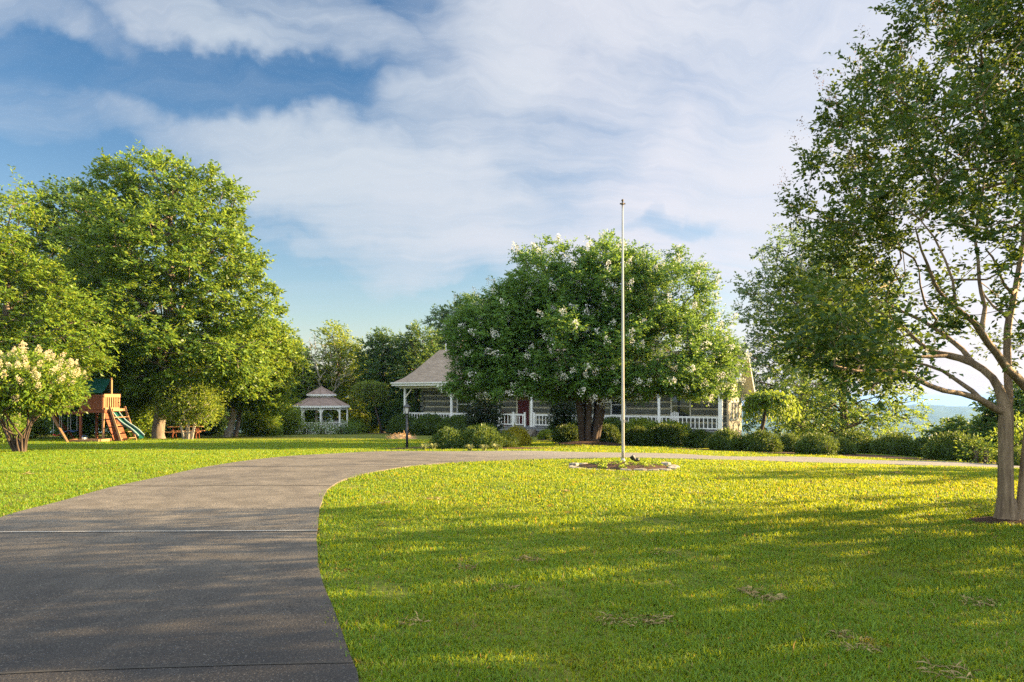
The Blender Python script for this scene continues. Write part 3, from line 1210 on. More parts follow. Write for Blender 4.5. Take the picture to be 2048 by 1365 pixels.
def build_house():
    L = 26.0
    UE = u_at(1442, 0.06)                                  # right end of the porch
    h = thing('house', (hp(13, 5, gz(*hp(13, 5, 0).xy))), 'long low log house with white porch railing behind the flowering tree', 'house')
    VW = 2.4
    # walls: pale chinking with rounded logs proud of it
    wall_top = 2.72
    mb = MB()
    hbox(mb, 0.25, 20.0, VW, 9.6, FLOOR - .6, wall_top, 1)
    hbox(mb, 20.0, UE + .35, VW, 4.55, FLOOR - .6, 2.2, 1)
    z = FLOOR + .05
    while z < wall_top - .2:
        z1 = min(z + .34, wall_top - .05)
        zc = (z + z1) / 2
        for (ua, ub) in ((0.2, 20.0), (20.0, UE - .05)):
            if ua > 1 and z1 > 2.2:
                continue
            prof = [(-.0, z), (-.05, z + .05), (-.07, zc), (-.05, z1 - .05), (-.0, z1)]
            for (va, za), (vb, zb) in zip(prof[:-1], prof[1:]):
                mb.poly([hp(ua, VW + va - .005, za), hp(ub, VW + va - .005, za), hp(ub, VW + vb - .005, zb), hp(ua, VW + vb - .005, zb)], 0)
        # left end and corner notch
        hbox(mb, .10, .42, VW - .16, VW - .075, z, z1, 0)
        hbox(mb, .14, .247, VW + .1, 9.5, z, z1, 0)
        z += .47
    # gables of the main roof
    for u in (.26, 19.99):
        mb.poly([hp(u, VW, wall_top), hp(u, 9.6, wall_top), hp(u, 9.6, 3.3), hp(u, 6.2, 5.75), hp(u, VW, 3.5)][:: (1 if u < 1 else -1)], 0)
    mb.build('wall', [M['log'], M['chink']], h, uv=True)
    # end wall: pale boarded gable, lit by the low sun
    mb = MB()
    ue = UE + .38
    mb.poly([hp(ue, .5, FLOOR - .7), hp(ue, 4.5, FLOOR - .7), hp(ue, 4.5, 1.75), hp(ue, 1.95, 4.55), hp(ue, .5, 3.0)])
    mb.poly([hp(ue - .12, .5, FLOOR - .7), hp(ue, .5, FLOOR - .7), hp(ue, .5, 3.0), hp(ue - .12, .5, 3.0)])
    for k in range(18):                                    # clapboards
        zz = FLOOR - .5 + k * .2
        vb = 4.5 if zz < 1.6 else 4.5 - (zz - 1.6) * .91
        if vb > .8:
            mb.box(hp(ue + .012, (.5 + vb) / 2, zz), (.012, (vb - .5) / 2, .012), HAX)
    mb.build('end_wall', plain('pale clapboard paint', (0.30, 0.275, 0.21), 0.6, 0.2, 0, 0.06, 2.0), h, uv=True)
    for vv in (1.35, 2.25, 3.2):
        mb = MB()
        mb.box(hp(ue + .02, vv, .72), (.02, .24, .62), HAX)
        w = mb.build('window', M['white'], h)
        mb = MB()
        mb.box(hp(ue + .045, vv, .72), (.008, .17, .54), HAX)
        mb.build('pane', M['glass'], w)
    # roofs
    def roof(name, prof, ua, ub, th=.14):
        mb = MB()
        n = len(prof)
        for i in range(n - 1):
            (va, za), (vb, zb) = prof[i], prof[i + 1]
            mb.poly([hp(ua, va, za), hp(ub, va, za), hp(ub, vb, zb), hp(ua, vb, zb)], 0)
            mb.poly([hp(ua, vb, zb - th), hp(ub, vb, zb - th), hp(ub, va, za - th), hp(ua, va, za - th)], 1)
            for uu in (ua, ub):
                q = [hp(uu, va, za), hp(uu, vb, zb), hp(uu, vb, zb - th), hp(uu, va, za - th)]
                mb.poly(q if uu == ub else q[::-1], 1)
        for (va, za) in (prof[0], prof[-1]):
            mb.poly([hp(ua, va, za - th), hp(ub, va, za - th), hp(ub, va, za), hp(ua, va, za)], 1)
        return mb.build(name, [M['shingle'], M['cream']], h, uv=True)
    main = roof('roof', [(-.55, 2.78), (1.1, 3.28), (2.5, 3.92), (6.2, 5.95), (9.6, 3.9), (10.3, 3.2)], -.75, 20.6)
    wing = roof('roof', [(-.55, 2.78), (1.95, 4.82), (4.75, 1.72)], 20.62, UE + 1.25)
    # boxed rake at the right end
    mb = MB()
    ur = UE + 1.27
    for (va, za), (vb, zb) in (((-.55, 2.74), (1.95, 4.78)), ((1.95, 4.78), (4.78, 1.68))):
        mb.beam(hp(ur, va, za - .08), hp(ur, vb, zb - .08), .035, .24, HZ)
    mb.build('rake_board', M['white'], h)
    mb = MB()
    mb.box(hp(UE + .82, 4.62, 1.50), (.40, .24, .13), HAX)
    mb.box(hp(UE + .82, 4.9, 1.62), (.46, .07, .06), HAX)
    mb.build('eave_return', M['cream'], h)
    # chimney on the ridge, vent pipe
    mb = MB()
    uc = u_at(908, 6.3)
    hbox(mb, uc - .1, uc + 1.0, 5.9, 6.9, 5.2, 6.62)
    hbox(mb, uc - .16, uc + 1.06, 5.84, 6.96, 6.62, 6.74)
    mb.build('chimney', M['stone'], main)
    mb = MB()
    uv_ = u_at(892, 6.0)
    mb.tube([hp(uv_, 6.0, 5.7), hp(uv_, 6.0, 6.5)], .045, 8)
    mb.build('vent_pipe', M['white'], main)
    # gutter, fascia, beam under the eave
    mb = MB()
    prof = [(-.56, 2.70), (-.68, 2.72), (-.70, 2.81), (-.685, 2.82), (-.67, 2.735), (-.56, 2.72)]
    for (va, za), (vb, zb) in zip(prof[:-1], prof[1:]):
        mb.poly([hp(-.78, va, za), hp(UE + 1.2, va, za), hp(UE + 1.2, vb, zb), hp(-.78, vb, zb)])
    hbox(mb, -.75, UE + 1.2, -.575, -.553, 2.54, 2.80)
    mb.build('gutter', M['white'], h)
    mb = MB()
    mb.tube([hp(-.35, -.62, 2.68), hp(-.35, -.45, 2.5), hp(-.2, -.08, 2.42), hp(-.2, -.08, 2.3)], .05, 8)
    mb.build('downspout', M['white'], h)
    mb = MB()
    hbox(mb, -.3, UE + .3, -.09, .09, 2.34, 2.58)
    mb.build('porch_beam', M['cream'], h)
    mb = MB()
    hbox(mb, -.7, UE + .3, -.45, VW, 2.585, 2.615)
    mb.build('porch_ceiling', M['cream'], h)
    # porch floor on a stone foundation
    mb = MB()
    hbox(mb, -.25, UE + .2, -.18, VW, FLOOR - .06, FLOOR)
    hbox(mb, -.2, UE + .2, -.14, -.10, FLOOR - .30, FLOOR - .065)
    mb.build('porch_floor', M['deck'], h)
    mb = MB()
    hbox(mb, -.15, UE + .18, -.09, .3, -2.6, FLOOR - .31)
    mb.build('foundation', M['stone'], h)
    # posts with diagonal braces
    post_px = [810, 903, 998, 1063.5, 1206, 1318, 1441]
    us = [u_at(p, 0) for p in post_px]
    for i, u in enumerate(us):
        w = .075 if i < 6 else .12
        mb = MB()
        hbox(mb, u - w, u + w, -w, w, FLOOR, 2.34)
        hbox(mb, u - w - .03, u + w + .03, -w - .03, w + .03, FLOOR, FLOOR + .12)
        p = mb.build('porch_post', M['white'], h)
        for s in (-1, 1):
            if (i == 0 and s < 0) or (i == 6 and s > 0):
                continue
            mb = MB()
            mb.beam(hp(u + s * .06, 0, 1.58), hp(u + s * .70, 0, 2.30), .09, .09)
            mb.build('brace', M['cream'], p)
    # railings between posts, open at the steps
    u_step0, u_step1 = u_at(1049, 0), u_at(1069, 0)
    u_mid = u_at(1027, 0)
    spans = [(us[0] + .08, us[1] - .08), (us[1] + .08, us[2] - .08), (us[2] + .08, u_mid - .06), (u_mid + .06, u_step0), (u_step1, us[4] - .08), (us[4] + .08, us[5] - .08), (us[5] + .08, us[6] - .12)]
    for a, b in spans:
        mb = MB()
        hbox(mb, a, b, -.045, .045, FLOOR + .90, FLOOR + .945)
        hbox(mb, a, b, -.03, .03, FLOOR + .83, FLOOR + .897)
        hbox(mb, a, b, -.03, .03, FLOOR + .12, FLOOR + .19)
        for u in (a + .03, b - .03):
            hbox(mb, u - .029, u + .029, -.029, .029, FLOOR + .121, FLOOR + .896)
        rl = mb.build('porch_railing', M['white'], h)
        nb = max(2, int((b - a) / .265))
        for k in range(nb):
            u = a + (k + .5) * (b - a) / nb
            mb = MB()
            hbox(mb, u - .026, u + .026, -.026, .026, FLOOR + .192, FLOOR + .828)
            mb.build('baluster', M['white'], rl)
    for u in (u_mid, u_step0 + .04, u_step1 - .04):
        mb = MB()
        hbox(mb, u - .06, u + .06, -.06, .06, FLOOR, FLOOR + 1.04)
        hbox(mb, u - .08, u + .08, -.08, .08, FLOOR + 1.04, FLOOR + 1.08)
        mb.build('newel_post', M['white'], h)
    # front steps
    for k in range(4):
        mb = MB()
        hbox(mb, u_step0 - .1, u_step1 + .25, -.2 - .3 * (k + 1), -.2 - .3 * k, -2.2, FLOOR - .17 * (k + 1))
        mb.build('step', M['stone'], h)
    # front door with frame
    ud0, ud1 = u_at(1037, VW), u_at(1060, VW)
    mb = MB()
    hbox(mb, ud0 - .14, ud0, VW - .14, VW - .03, FLOOR, FLOOR + 2.25)
    hbox(mb, ud1, ud1 + .14, VW - .14, VW - .03, FLOOR, FLOOR + 2.25)
    hbox(mb, ud0 - .14, ud1 + .14, VW - .14, VW - .03, FLOOR + 2.253, FLOOR + 2.4)
    fr = mb.build('door_frame', M['cream'], h)
    mb = MB()
    hbox(mb, ud0 + .003, ud1 - .003, VW - .10, VW - .05, FLOOR + .02, FLOOR + 2.25)
    for (a, b) in ((.12, .46), (.54, .88)):
        for (c, d) in ((.25, .95), (1.1, 2.0)):
            w = ud1 - ud0
            hbox(mb, ud0 + a * w, ud0 + b * w, VW - .115, VW - .101, FLOOR + c, FLOOR + d)
    dr = mb.build('door', M['reddoor'], h)
    mb = MB()
    mb.lathe(hp(ud1 - .12, VW - .14, FLOOR + 1.0), [(.0, -.03), (.03, -.02), (.035, 0), (.03, .02), (.0, .03)], 10)
    mb.build('handle', M['bronze'], dr)
    # windows on the porch wall
    for pa, pb, za, zb in ((917, 943, .30, 1.75), (1345, 1380, .28, 1.7), (1141, 1152, .35, 1.75), (1225, 1250, .35, 1.75)):
        ua, ub = u_at(pa, VW), u_at(pb, VW)
        mb = MB()
        t = .11
        hbox(mb, ua - t, ua, VW - .13, VW - .02, za - t, zb + t)
        hbox(mb, ub, ub + t, VW - .13, VW - .02, za - t, zb + t)
        hbox(mb, ua, ub, VW - .13, VW - .02, zb, zb + t)
        hbox(mb, ua, ub, VW - .15, VW - .02, za - t, za)
        hbox(mb, ua, ub, VW - .10, VW - .04, (za + zb) / 2 - .03, (za + zb) / 2 + .03)
        w = mb.build('window', M['cream'] if pa > 1300 else M['white'], h)
        mb = MB()
        hbox(mb, ua + .003, ub - .003, VW - .085, VW - .078, za, zb)
        mb.build('pane', M['glass'], w)
    return us


PORCH_US = build_house()


def build_porch_things():
    # white slatted armchair with a pink cushion
    u, v = u_at(1345, 1.0), 1.0
    b = hp(u, v, FLOOR)
    t = thing('porch_chair', b, 'white wooden porch chair with pink cushion behind the railing', 'chair')
    mb = MB()
    for k in range(5):
        mb.box(hp(u - .22 + k * .11, v + .05, FLOOR + .40), (.045, .25, .012), HAX)
    mb.build('seat', M['white'], t)
    mb = MB()
    for k in range(5):
        x = u - .24 + k * .12
        mb.beam(hp(x, v + .30, FLOOR + .38), hp(x, v + .52, FLOOR + 1.22 - abs(k - 2) * .04), .09, .018, HYV)
    mb.build('backrest', M['white'], t)
    for sx in (-1, 1):
        mb = MB()
        mb.box(hp(u + sx * .30, v, FLOOR + .62), (.06, .36, .014), HAX)
        mb.build('armrest', M['white'], t)
        for vv in (-.28, .28):
            mb = MB()
            mb.box(hp(u + sx * .30, v + vv, FLOOR + .303), (.03, .035, .30), HAX)
            mb.build('leg', M['white'], t)
    mb = MB()
    mb.box(hp(u, v + .02, FLOOR + .46), (.23, .22, .045), HAX)
    mb.build('cushion', M['pinkcush'], t)
    # clay pot with dark red leaves beside the door
    u, v = u_at(1010, .9), .9
    b = hp(u, v, FLOOR)
    t = thing('potted_plant', b, 'potted plant with dark red leaves on the porch by the door', 'plant')
    mb = MB()
    mb.lathe(b, [(.13, 0), (.19, .32), (.22, .33), (.22, .40), (.18, .40)], 14)
    mb.build('pot', M['terracotta'], t)
    c = np.array([[b.x, b.y, b.z + .75]] * 12) + rng.normal(0, .16, (12, 3))
    vv, ff = leaf_cloud(c, .22, 40, .13, .07)
    np_mesh('foliage', vv, ff, leaf_mat('dark red leaves', ((.05, .010, .008), (.10, .018, .012), (.16, .035, .02)), (.2, .03, .02)), t)


build_porch_things()


# ------------------------------------------------------------------ gazebo
def build_gazebo():
    g0 = gp(643, 868)
    k = g0.y / F                                           # metres in a photo pixel at that depth
    t = thing('gazebo', g0, 'white octagonal gazebo with two-tier shingled roof on the lawn', 'gazebo')
    c = Vector((g0.x, g0.y, 0))
    zb = g0.z
    z_of = lambda py: EYE + (HY - py) * k
    RP, RR, RC = 50 * k, 55 * k, 28.5 * k
    rot = R(14)

    def ring(r, z, i):
        a = 2 * math.pi * i / 8 + rot
        return Vector((c.x + r * math.cos(a), c.y + r * math.sin(a), z))
    mb = MB()
    mb.lathe((c.x, c.y, zb - .4), [(RP * 1.04, 0), (RP * 1.04, .55)], 8, 0, rot)
    mb.build('floor', M['white'], t)
    zf = zb + .15
    z_eave, z_neck, z_c0, z_top = z_of(811.5), z_of(795), z_of(789), z_of(774)

    def cone(name, r0, z0, r1, z1):
        mb = MB()
        for i in range(8):
            mb.poly([ring(r0, z0, i), ring(r0, z0, i + 1), ring(r1, z1, i + 1), ring(r1, z1, i)])
            mb.poly([ring(r0, z0 - .03, i + 1), ring(r0, z0 - .03, i), ring(r1, z1 - .05, i), ring(r1, z1 - .05, i + 1)])
        o = mb.build(name, M['shingle2'], t, uv=True)
        cp = MB()
        for i in range(8):
            cp.beam(ring(r0, z0 + .01, i), ring(r1, z1 + .01, i), .09, .03)
        cp.build('hip_cap', M['shingle2'], o, uv=True)
        return o
    cone('roof', RR, z_eave, RC * .86, z_neck)
    cone('cupola_roof', RC, z_c0, .05, z_top)
    mb = MB()
    for i in range(8):
        mb.poly([ring(RC * .84, z_neck - .05, i), ring(RC * .84, z_neck - .05, i + 1), ring(RC * .84, z_c0 - .05, i + 1), ring(RC * .84, z_c0 - .05, i)])
    mb.build('cupola_wall', M['white'], t)

    def scallops(r, z, n, hgt):
        """scalloped trim board hanging from an eave"""
        mb = MB()
        for i in range(8):
            a, b = ring(r, z, i), ring(r, z, i + 1)
            nrm = Vector(((a + b) / 2 - Vector((c.x, c.y, z)))).normalized()
            m = n * 6
            up, lo = [], []
            for j in range(m + 1):
                p = a.lerp(b, j / m)
                dz = hgt * (.55 + .45 * abs(math.sin(math.pi * j / 6)))
                up.append(p)
                lo.append(p - Vector((0, 0, dz)))
            for off, fl in ((nrm * .015, False), (nrm * -.015, True)):
                for j in range(m):
                    q = [lo[j] + off, lo[j + 1] + off, up[j + 1] + off, up[j] + off]
                    mb.poly(q[::-1] if fl else q)
        return mb
    scallops(RR * .995, z_eave, 9, .20).build('scalloped_trim', M['white'], t)
    scallops(RC * .995, z_c0, 6, .16).build('scalloped_trim', M['white'], t)
    mb = MB()
    mb.tube([(c.x, c.y, z_top - .05), (c.x, c.y, z_top + .25)], [.03, .012], 8)
    mb.lathe((c.x, c.y, z_top + .05), [(.0, -.05), (.05, 0), (.0, .05)], 8)
    mb.build('finial', M['shingle2'], t, uv=True)
    # posts, beam with spindles, railings
    for i in range(8):
        p = ring(RP, zf, i)
        mb = MB()
        mb.box((p.x, p.y, (zf + z_eave) / 2), (.06, .06, (z_eave - zf) / 2))
        po = mb.build('post', M['white'], t)
        for j in (i - 1, i + 1):
            q = ring(RP, 0, j)
            d = Vector((q.x - p.x, q.y - p.y, 0)).normalized()
            mb = MB()
            b0 = Vector((p.x, p.y, z_eave - .34))
            mb.mesh([b0 + d * .06, b0 + d * .30, b0 + d * .22 - HZ * .08, b0 + d * .10 - HZ * .26, b0 + d * .06 - HZ * .3], [(0, 1, 2, 3, 4)])
            mb.mesh([b0 + d * .06 + Vector((-d.y, d.x, 0)) * .02, b0 + d * .30 + Vector((-d.y, d.x, 0)) * .02, b0 + d * .22 - HZ * .08 + Vector((-d.y, d.x, 0)) * .02, b0 + d * .06 - HZ * .3 + Vector((-d.y, d.x, 0)) * .02], [(3, 2, 1, 0)])
            mb.build('bracket', M['white'], po)
    for i in range(8):
        a, b = ring(RP, 0, i), ring(RP, 0, i + 1)
        d = (b - a).normalized()
        a, b = a + d * .07, b - d * .07
        A = lambda p, z: Vector((p.x, p.y, z))
        mb = MB()
        mb.beam(A(a, z_eave - .05), A(b, z_eave - .05), .05, .05)
        mb.beam(A(a, z_eave - .32), A(b, z_eave - .32), .05, .05)
        for j in range(13):
            p = a.lerp(b, (j + .5) / 13)
            mb.box(A(p, z_eave - .185), (.014, .014, .108))
        mb.build('spindle_frieze', M['white'], t)
        if i == 2:
            continue                                       # the entrance at the back
        mb = MB()
        mb.beam(A(a, zf + .90), A(b, zf + .90), .09, .04)
        mb.beam(A(a, zf + .10), A(b, zf + .10), .05, .05)
        for j in range(11):
            p = a.lerp(b, (j + .5) / 11)
            mb.box(A(p, zf + .503), (.022, .022, .376))
        mb.build('railing', M['white'], t)


build_gazebo()


# ------------------------------------------------------------------ play tower
def build_playset():
    n0 = gp(207, 884)                                      # foot of the near corner
    k = n0.y / F
    th = R(35)
    vw = Vector((n0.x, n0.y, 0)).normalized()
    rw = Vector((vw.y, -vw.x, 0))
    A = vw * math.sin(th) - rw * math.cos(th)              # along the shaded face, to the left and back
    B = vw * math.cos(th) + rw * math.sin(th)              # along the sunny face, to the right and back
    S = 45.5 * k * math.hypot(n0.x, n0.y) / n0.y * .9
    zg = n0.z
    Z = lambda py: EYE + (HY - py) * k
    P = lambda a, b, z: Vector((n0.x, n0.y, 0)) + A * a + B * b + Vector((0, 0, z))
    t = thing('play_tower', n0, 'cedar play tower with green canopy, slide, ladder and swing beam', 'playset')
    zd, zr, ze, zt = Z(820), Z(789), Z(786), Z(757.5)
    # posts
    for a, b in ((0, 0), (S, 0), (0, S), (S, S)):
        mb = MB()
        mb.box(P(a, b, (zg - .1 + zr) / 2), (.05, .05, (zr - zg + .1) / 2), (A, B, HZ))
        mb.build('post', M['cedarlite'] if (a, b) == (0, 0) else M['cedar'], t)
    for b in (0.02, S - .02):                              # king posts carry the canopy ridge
        mb = MB()
        mb.box(P(S / 2 if b > .1 else S / 2, b, 0) + HZ * ((zr - .3 + zt) / 2), (.04, .04, (zt - zr + .3) / 2), (A, B, HZ))
    for a in (-.0, S):
        mb = MB()
        mb.box(P(a, S / 2, (zd + zt + .05) / 2), (.045, .045, (zt + .05 - zd) / 2), (A, B, HZ))
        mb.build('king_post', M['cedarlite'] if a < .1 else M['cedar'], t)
    # deck
    mb = MB()
    for j in range(9):
        mb.box(P(S / 2, (j + .5) * S / 9, zd), (S / 2 + .06, S / 18 - .006, .02), (A, B, HZ))
    for b in (-.055, S + .055):
        mb.box(P(S / 2, b, zd - .09), (S / 2 + .1, .02, .07), (A, B, HZ))
    for a in (-.055, S + .055):
        mb.box(P(a, S / 2, zd - .09), (.02, S / 2 + .03, .07), (A, B, HZ))
    mb.build('deck', M['cedar'], t)
    # slatted sides
    def side(p0, p1, open_, m, top):
        mb = MB()
        d = (p1 - p0)
        L = d.length
        d.normalize()
        nrm = Vector((-d.y, d.x, 0))
        n = int(L / (.16 if open_ else .085))
        for j in range(n):
            q = p0 + d * ((j + .5) * L / n)
            mb.box(q + HZ * ((zd + zr) / 2 - .04), ((.042 if open_ else L / n / 2 - .006), .012, (zr - zd) / 2 - .08), (d, nrm, HZ))
        mb.box((p0 + p1) / 2 + HZ * (zr - .07), (L / 2 + .05, .018, .085 if top else .04), (d, nrm, HZ))
        mb.box((p0 + p1) / 2 + HZ * (zd + .06), (L / 2 + .02, .018, .05), (d, nrm, HZ))
        mb.build('side_panel', m, t)
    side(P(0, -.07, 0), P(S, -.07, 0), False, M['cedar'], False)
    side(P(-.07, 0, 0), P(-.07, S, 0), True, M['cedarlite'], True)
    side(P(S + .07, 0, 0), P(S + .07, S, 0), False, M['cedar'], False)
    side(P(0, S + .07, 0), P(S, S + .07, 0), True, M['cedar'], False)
    # canopy: a green sheet over the ridge, ridge running along A
    mb = MB()
    n = 8
    prof = []
    for j in range(2 * n + 1):
        u = j / n - 1
        sag = -.05 * math.sin(math.pi * abs(u))
        prof.append((S / 2 + u * (S / 2 + .07), zt - abs(u) * (zt - ze) + sag))
    for off in (0, -.012):
        for (b0, z0), (b1, z1) in zip(prof[:-1], prof[1:]):
            q = [P(.02, b0, z0 + off), P(.02, b1, z1 + off), P(S + .05, b1, z1 + off), P(S + .05, b0, z0 + off)]
            mb.poly(q[::-1] if off == 0 else q)
    mb.build('canopy', M['tarp'], t, True)
    # slanted board wall under the deck
    mb = MB()
    for j in range(10):
        u0, u1 = j / 10, (j + .93) / 10
        f = lambda u: (zd - .18) * (1 - u) + (zg - .05) * u
        a0 = lambda u: .02 - .62 * u
        mb.poly([P(a0(u0), -.0 + .05, f(u0)), P(a0(u1), .05, f(u1)), P(a0(u1), S - .05, f(u1)), P(a0(u0), S - .05, f(u0))])
        mb.poly([P(a0(u0) + .03, .05, f(u0)), P(a0(u0) + .03, S - .05, f(u0)), P(a0(u1) + .03, S - .05, f(u1)), P(a0(u1) + .03, .05, f(u1))])
    mb.build('climbing_wall', M['cedar'], t)
    # side platform and ladder on the sunny face
    mb = MB()
    mb.box(P(-.20, S * .62, zd + .02), (.14, S * .40, .03), (A, B, HZ))
    mb.box(P(-.34, S * .62, zd - .02), (.02, S * .42, .06), (A, B, HZ))
    mb.build('platform', M['cedarlite'], t)
    for b in (.06, S + .05):
        mb = MB()
        mb.beam(P(-.30, b, zd + .16), P(-.95, b, zg - .03), .045, .11, A)
        mb.build('ladder_rail', M['cedarlite'], t)
    for u in (.30, .52, .72, .90):
        mb = MB()
        a = -.30 - .65 * u
        z = zd + .16 + (zg - zd - .19) * u
        mb.box(P(a, S / 2 + .05, z), (.055, S / 2 - .02, .018), (A, B, HZ))
        mb.build('ladder_rung', M['cedarlite'], t)
    # slide: leaves the back of the deck to the right
    mb, edges = MB(), {0: MB(), 3: MB()}
    st = P(-.10, S * .55, zd - .10)
    en = Vector((n0.x + (272 - 207) * k, n0.y + .55, zg + .14))
    d = Vector((en.x - st.x, en.y - st.y, 0))
    L = d.length
    d.normalize()
    w = Vector((-d.y, d.x, 0)) * .24
    prev = None
    for j in range(15):
        u = j / 14
        z = st.z + (en.z - st.z) * (u * .98 + .10 * math.sin(u * math.pi * 2) * .5) - .10 * math.sin(u * math.pi)
        p = st + d * (L * u)
        p = Vector((p.x, p.y, z))
        sec = [p - w + HZ * .14, p - w * .9, p + w * .9, p + w + HZ * .14]
        if prev:
            for q in range(3):
                mb.poly([prev[q], prev[q + 1], sec[q + 1], sec[q]])
                mb.poly([prev[q] - HZ * .02, sec[q] - HZ * .02, sec[q + 1] - HZ * .02, prev[q + 1] - HZ * .02])
            for q in (0, 3):
                edges[q].beam(prev[q], sec[q], .05, .045)
        prev = sec
    sl = mb.build('slide', M['slide'], t, True)
    for q in (0, 3):
        edges[q].build('slide_edge', M['slideedge'], sl)
    # swing beam and its A-frame
    b0 = P(S, .3, Z(826))
    b1 = at(98, 827, n0.y + .9)
    mb = MB()
    mb.beam(b0, b1, .09, .15)
    mb.build('swing_beam', M['cedar'], t)
    legs = ((at(96, 818, n0.y + .8), gp(137, 885.5)), (at(99, 818, n0.y + 1.1), gp(117, 882) + Vector((0, 1.5, 0))))
    for i, (p, q) in enumerate(legs):
        mb = MB()
        q = Vector((q.x, q.y, gz(q.x, q.y) - .05))
        mb.beam(p, q, .09, .10)
        mb.build('swing_leg', M['cedarlite'] if i == 0 else M['cedar'], t)
    for u, zs, m in ((.30, 1.05, 'blue'), (.55, 1.0, 'blue'), (.78, .62, 'red')):
        p = b0.lerp(b1, u)
        zt_ = p.z - .08
        zs_ = zg + zs * .55
        sw = Vector((.2, -.05, 0))
        mb = MB()
        for s in (-1, 1):
            mb.tube([p + sw * s + HZ * -.07, Vector((p.x, p.y, zs_)) + sw * s], .012, 5)
        ch = mb.build('swing_chain', M['chain'], t)
        mb = MB()
        for j in range(6):
            x0, x1 = -1 + j / 3, -1 + (j + 1) / 3
            z0, z1 = zs_ - .07 * (1 - x0 * x0), zs_ - .07 * (1 - x1 * x1)
            mb.beam(Vector((p.x, p.y, z0)) + sw * x0, Vector((p.x, p.y, z1)) + sw * x1, .16, .02)
        mb.build('swing_seat', M[m], t)
    # sandbox timber on the ground
    c = gp(150, 885)
    s = thing('sandbox_frame', c, 'low pale timber frame lying in the grass under the swings', 'timber frame')
    for i, (dx, dy, lx, ly) in enumerate(((0, 0, .75, .06), (0, 1.1, .75, .06), (-.75, .55, .06, .5), (.75, .55, .06, .5))):
        mb = MB()
        mb.box((c.x + .5 + dx, c.y + dy, gz(c.x, c.y) + .06), (lx, ly, .085))
        mb.build('timber', M['cedarlite'], s)
    # small toys left underneath
    c = gp(163, 884.5)
    b = thing('toy_bucket', c, 'small white and blue toy bucket left under the play tower', 'bucket')
    mb = MB()
    mb.lathe(c + Vector((0, .25, 0)), [(.09, 0), (.125, .22), (.13, .23), (.11, .23), (.08, .03)], 12)
    mb.build('body', M['white'], b)
    mb = MB()
    mb.tube([c + Vector((.125 * math.cos(a), .25, .22 + .12 * math.sin(a))) for a in np.linspace(0, math.pi, 9)], .008, 5)
    mb.build('handle', M['blue'], b)


build_playset()


# ------------------------------------------------------------------ flagpole, lamp post and small things
def build_flagpole():
    b = gp(1246, 927.5)
    t = thing('flagpole', b, 'tall bare silver flagpole standing in the stone-ringed bed', 'flagpole')
    z0 = b.z + .05
    top = EYE + (HY - 408) / F * b.y
    mb = MB()
    n = 14
    mb.tube([(b.x - .012 * (i / n), b.y, z0 - .2 + (top - z0 + .2) * i / n) for i in range(n + 1)], [.041 - .017 * max(0, i / n - .25) / .75 for i in range(n + 1)], 16)
    mb.build('pole', M['polemetal'], t, True)
    mb = MB()
    mb.lathe((b.x, b.y, z0), [(.075, -.05), (.075, .03), (.05, .06), (.043, .09)], 16)
    mb.build('base_collar', M['polemetal'], t, True)
    x = b.x - .012
    mb = MB()
    mb.lathe((x, b.y, top), [(.03, -.03), (.042, -.02), (.042, .015), (.02, .03), (.012, .06)], 14)
    mb.box((x - .045, b.y, top + .0), (.028, .012, .018))
    mb.box((x + .045, b.y, top + .0), (.028, .012, .018))
    mb.build('truck', M['bronze'], t)
    mb = MB()
    mb.lathe((x, b.y, top + .088), [(.001, -.035), (.02, -.03), (.032, -.012), (.034, .006), (.024, .028), (.001, .038)], 14)
    mb.build('finial_ball', M['bronze'], t, True)
    mb = MB()
    mb.tube([(b.x + .043, b.y - .02, b.z + 1.1), (b.x + .062, b.y - .03, b.z + 1.14), (b.x + .043, b.y - .02, b.z + 1.18)], .006, 6)
    mb.build('cleat', M['polemetal'], t)
    # spotlight behind the pole
    s = gp(1268, 926)
    t2 = thing('spotlight', s, 'small black garden spotlight aimed up beside the flagpole', 'spotlight')
    mb = MB()
    mb.tube([s - HZ * .1, s + HZ * .08], .014, 8)
    mb.build('stake', M['black'], t2)
    mb = MB()
    d = Vector((-.55, .1, .8)).normalized()
    p = s + HZ * .09
    mb.tube([p - d * .05, p - d * .03, p + d * .10, p + d * .115], [.03, .055, .075, .082], 14)
    mb.box(p + Vector((.09, .02, -.01)), (.05, .045, .045))
    mb.build('lamp_head', M['black'], t2, True)


build_flagpole()


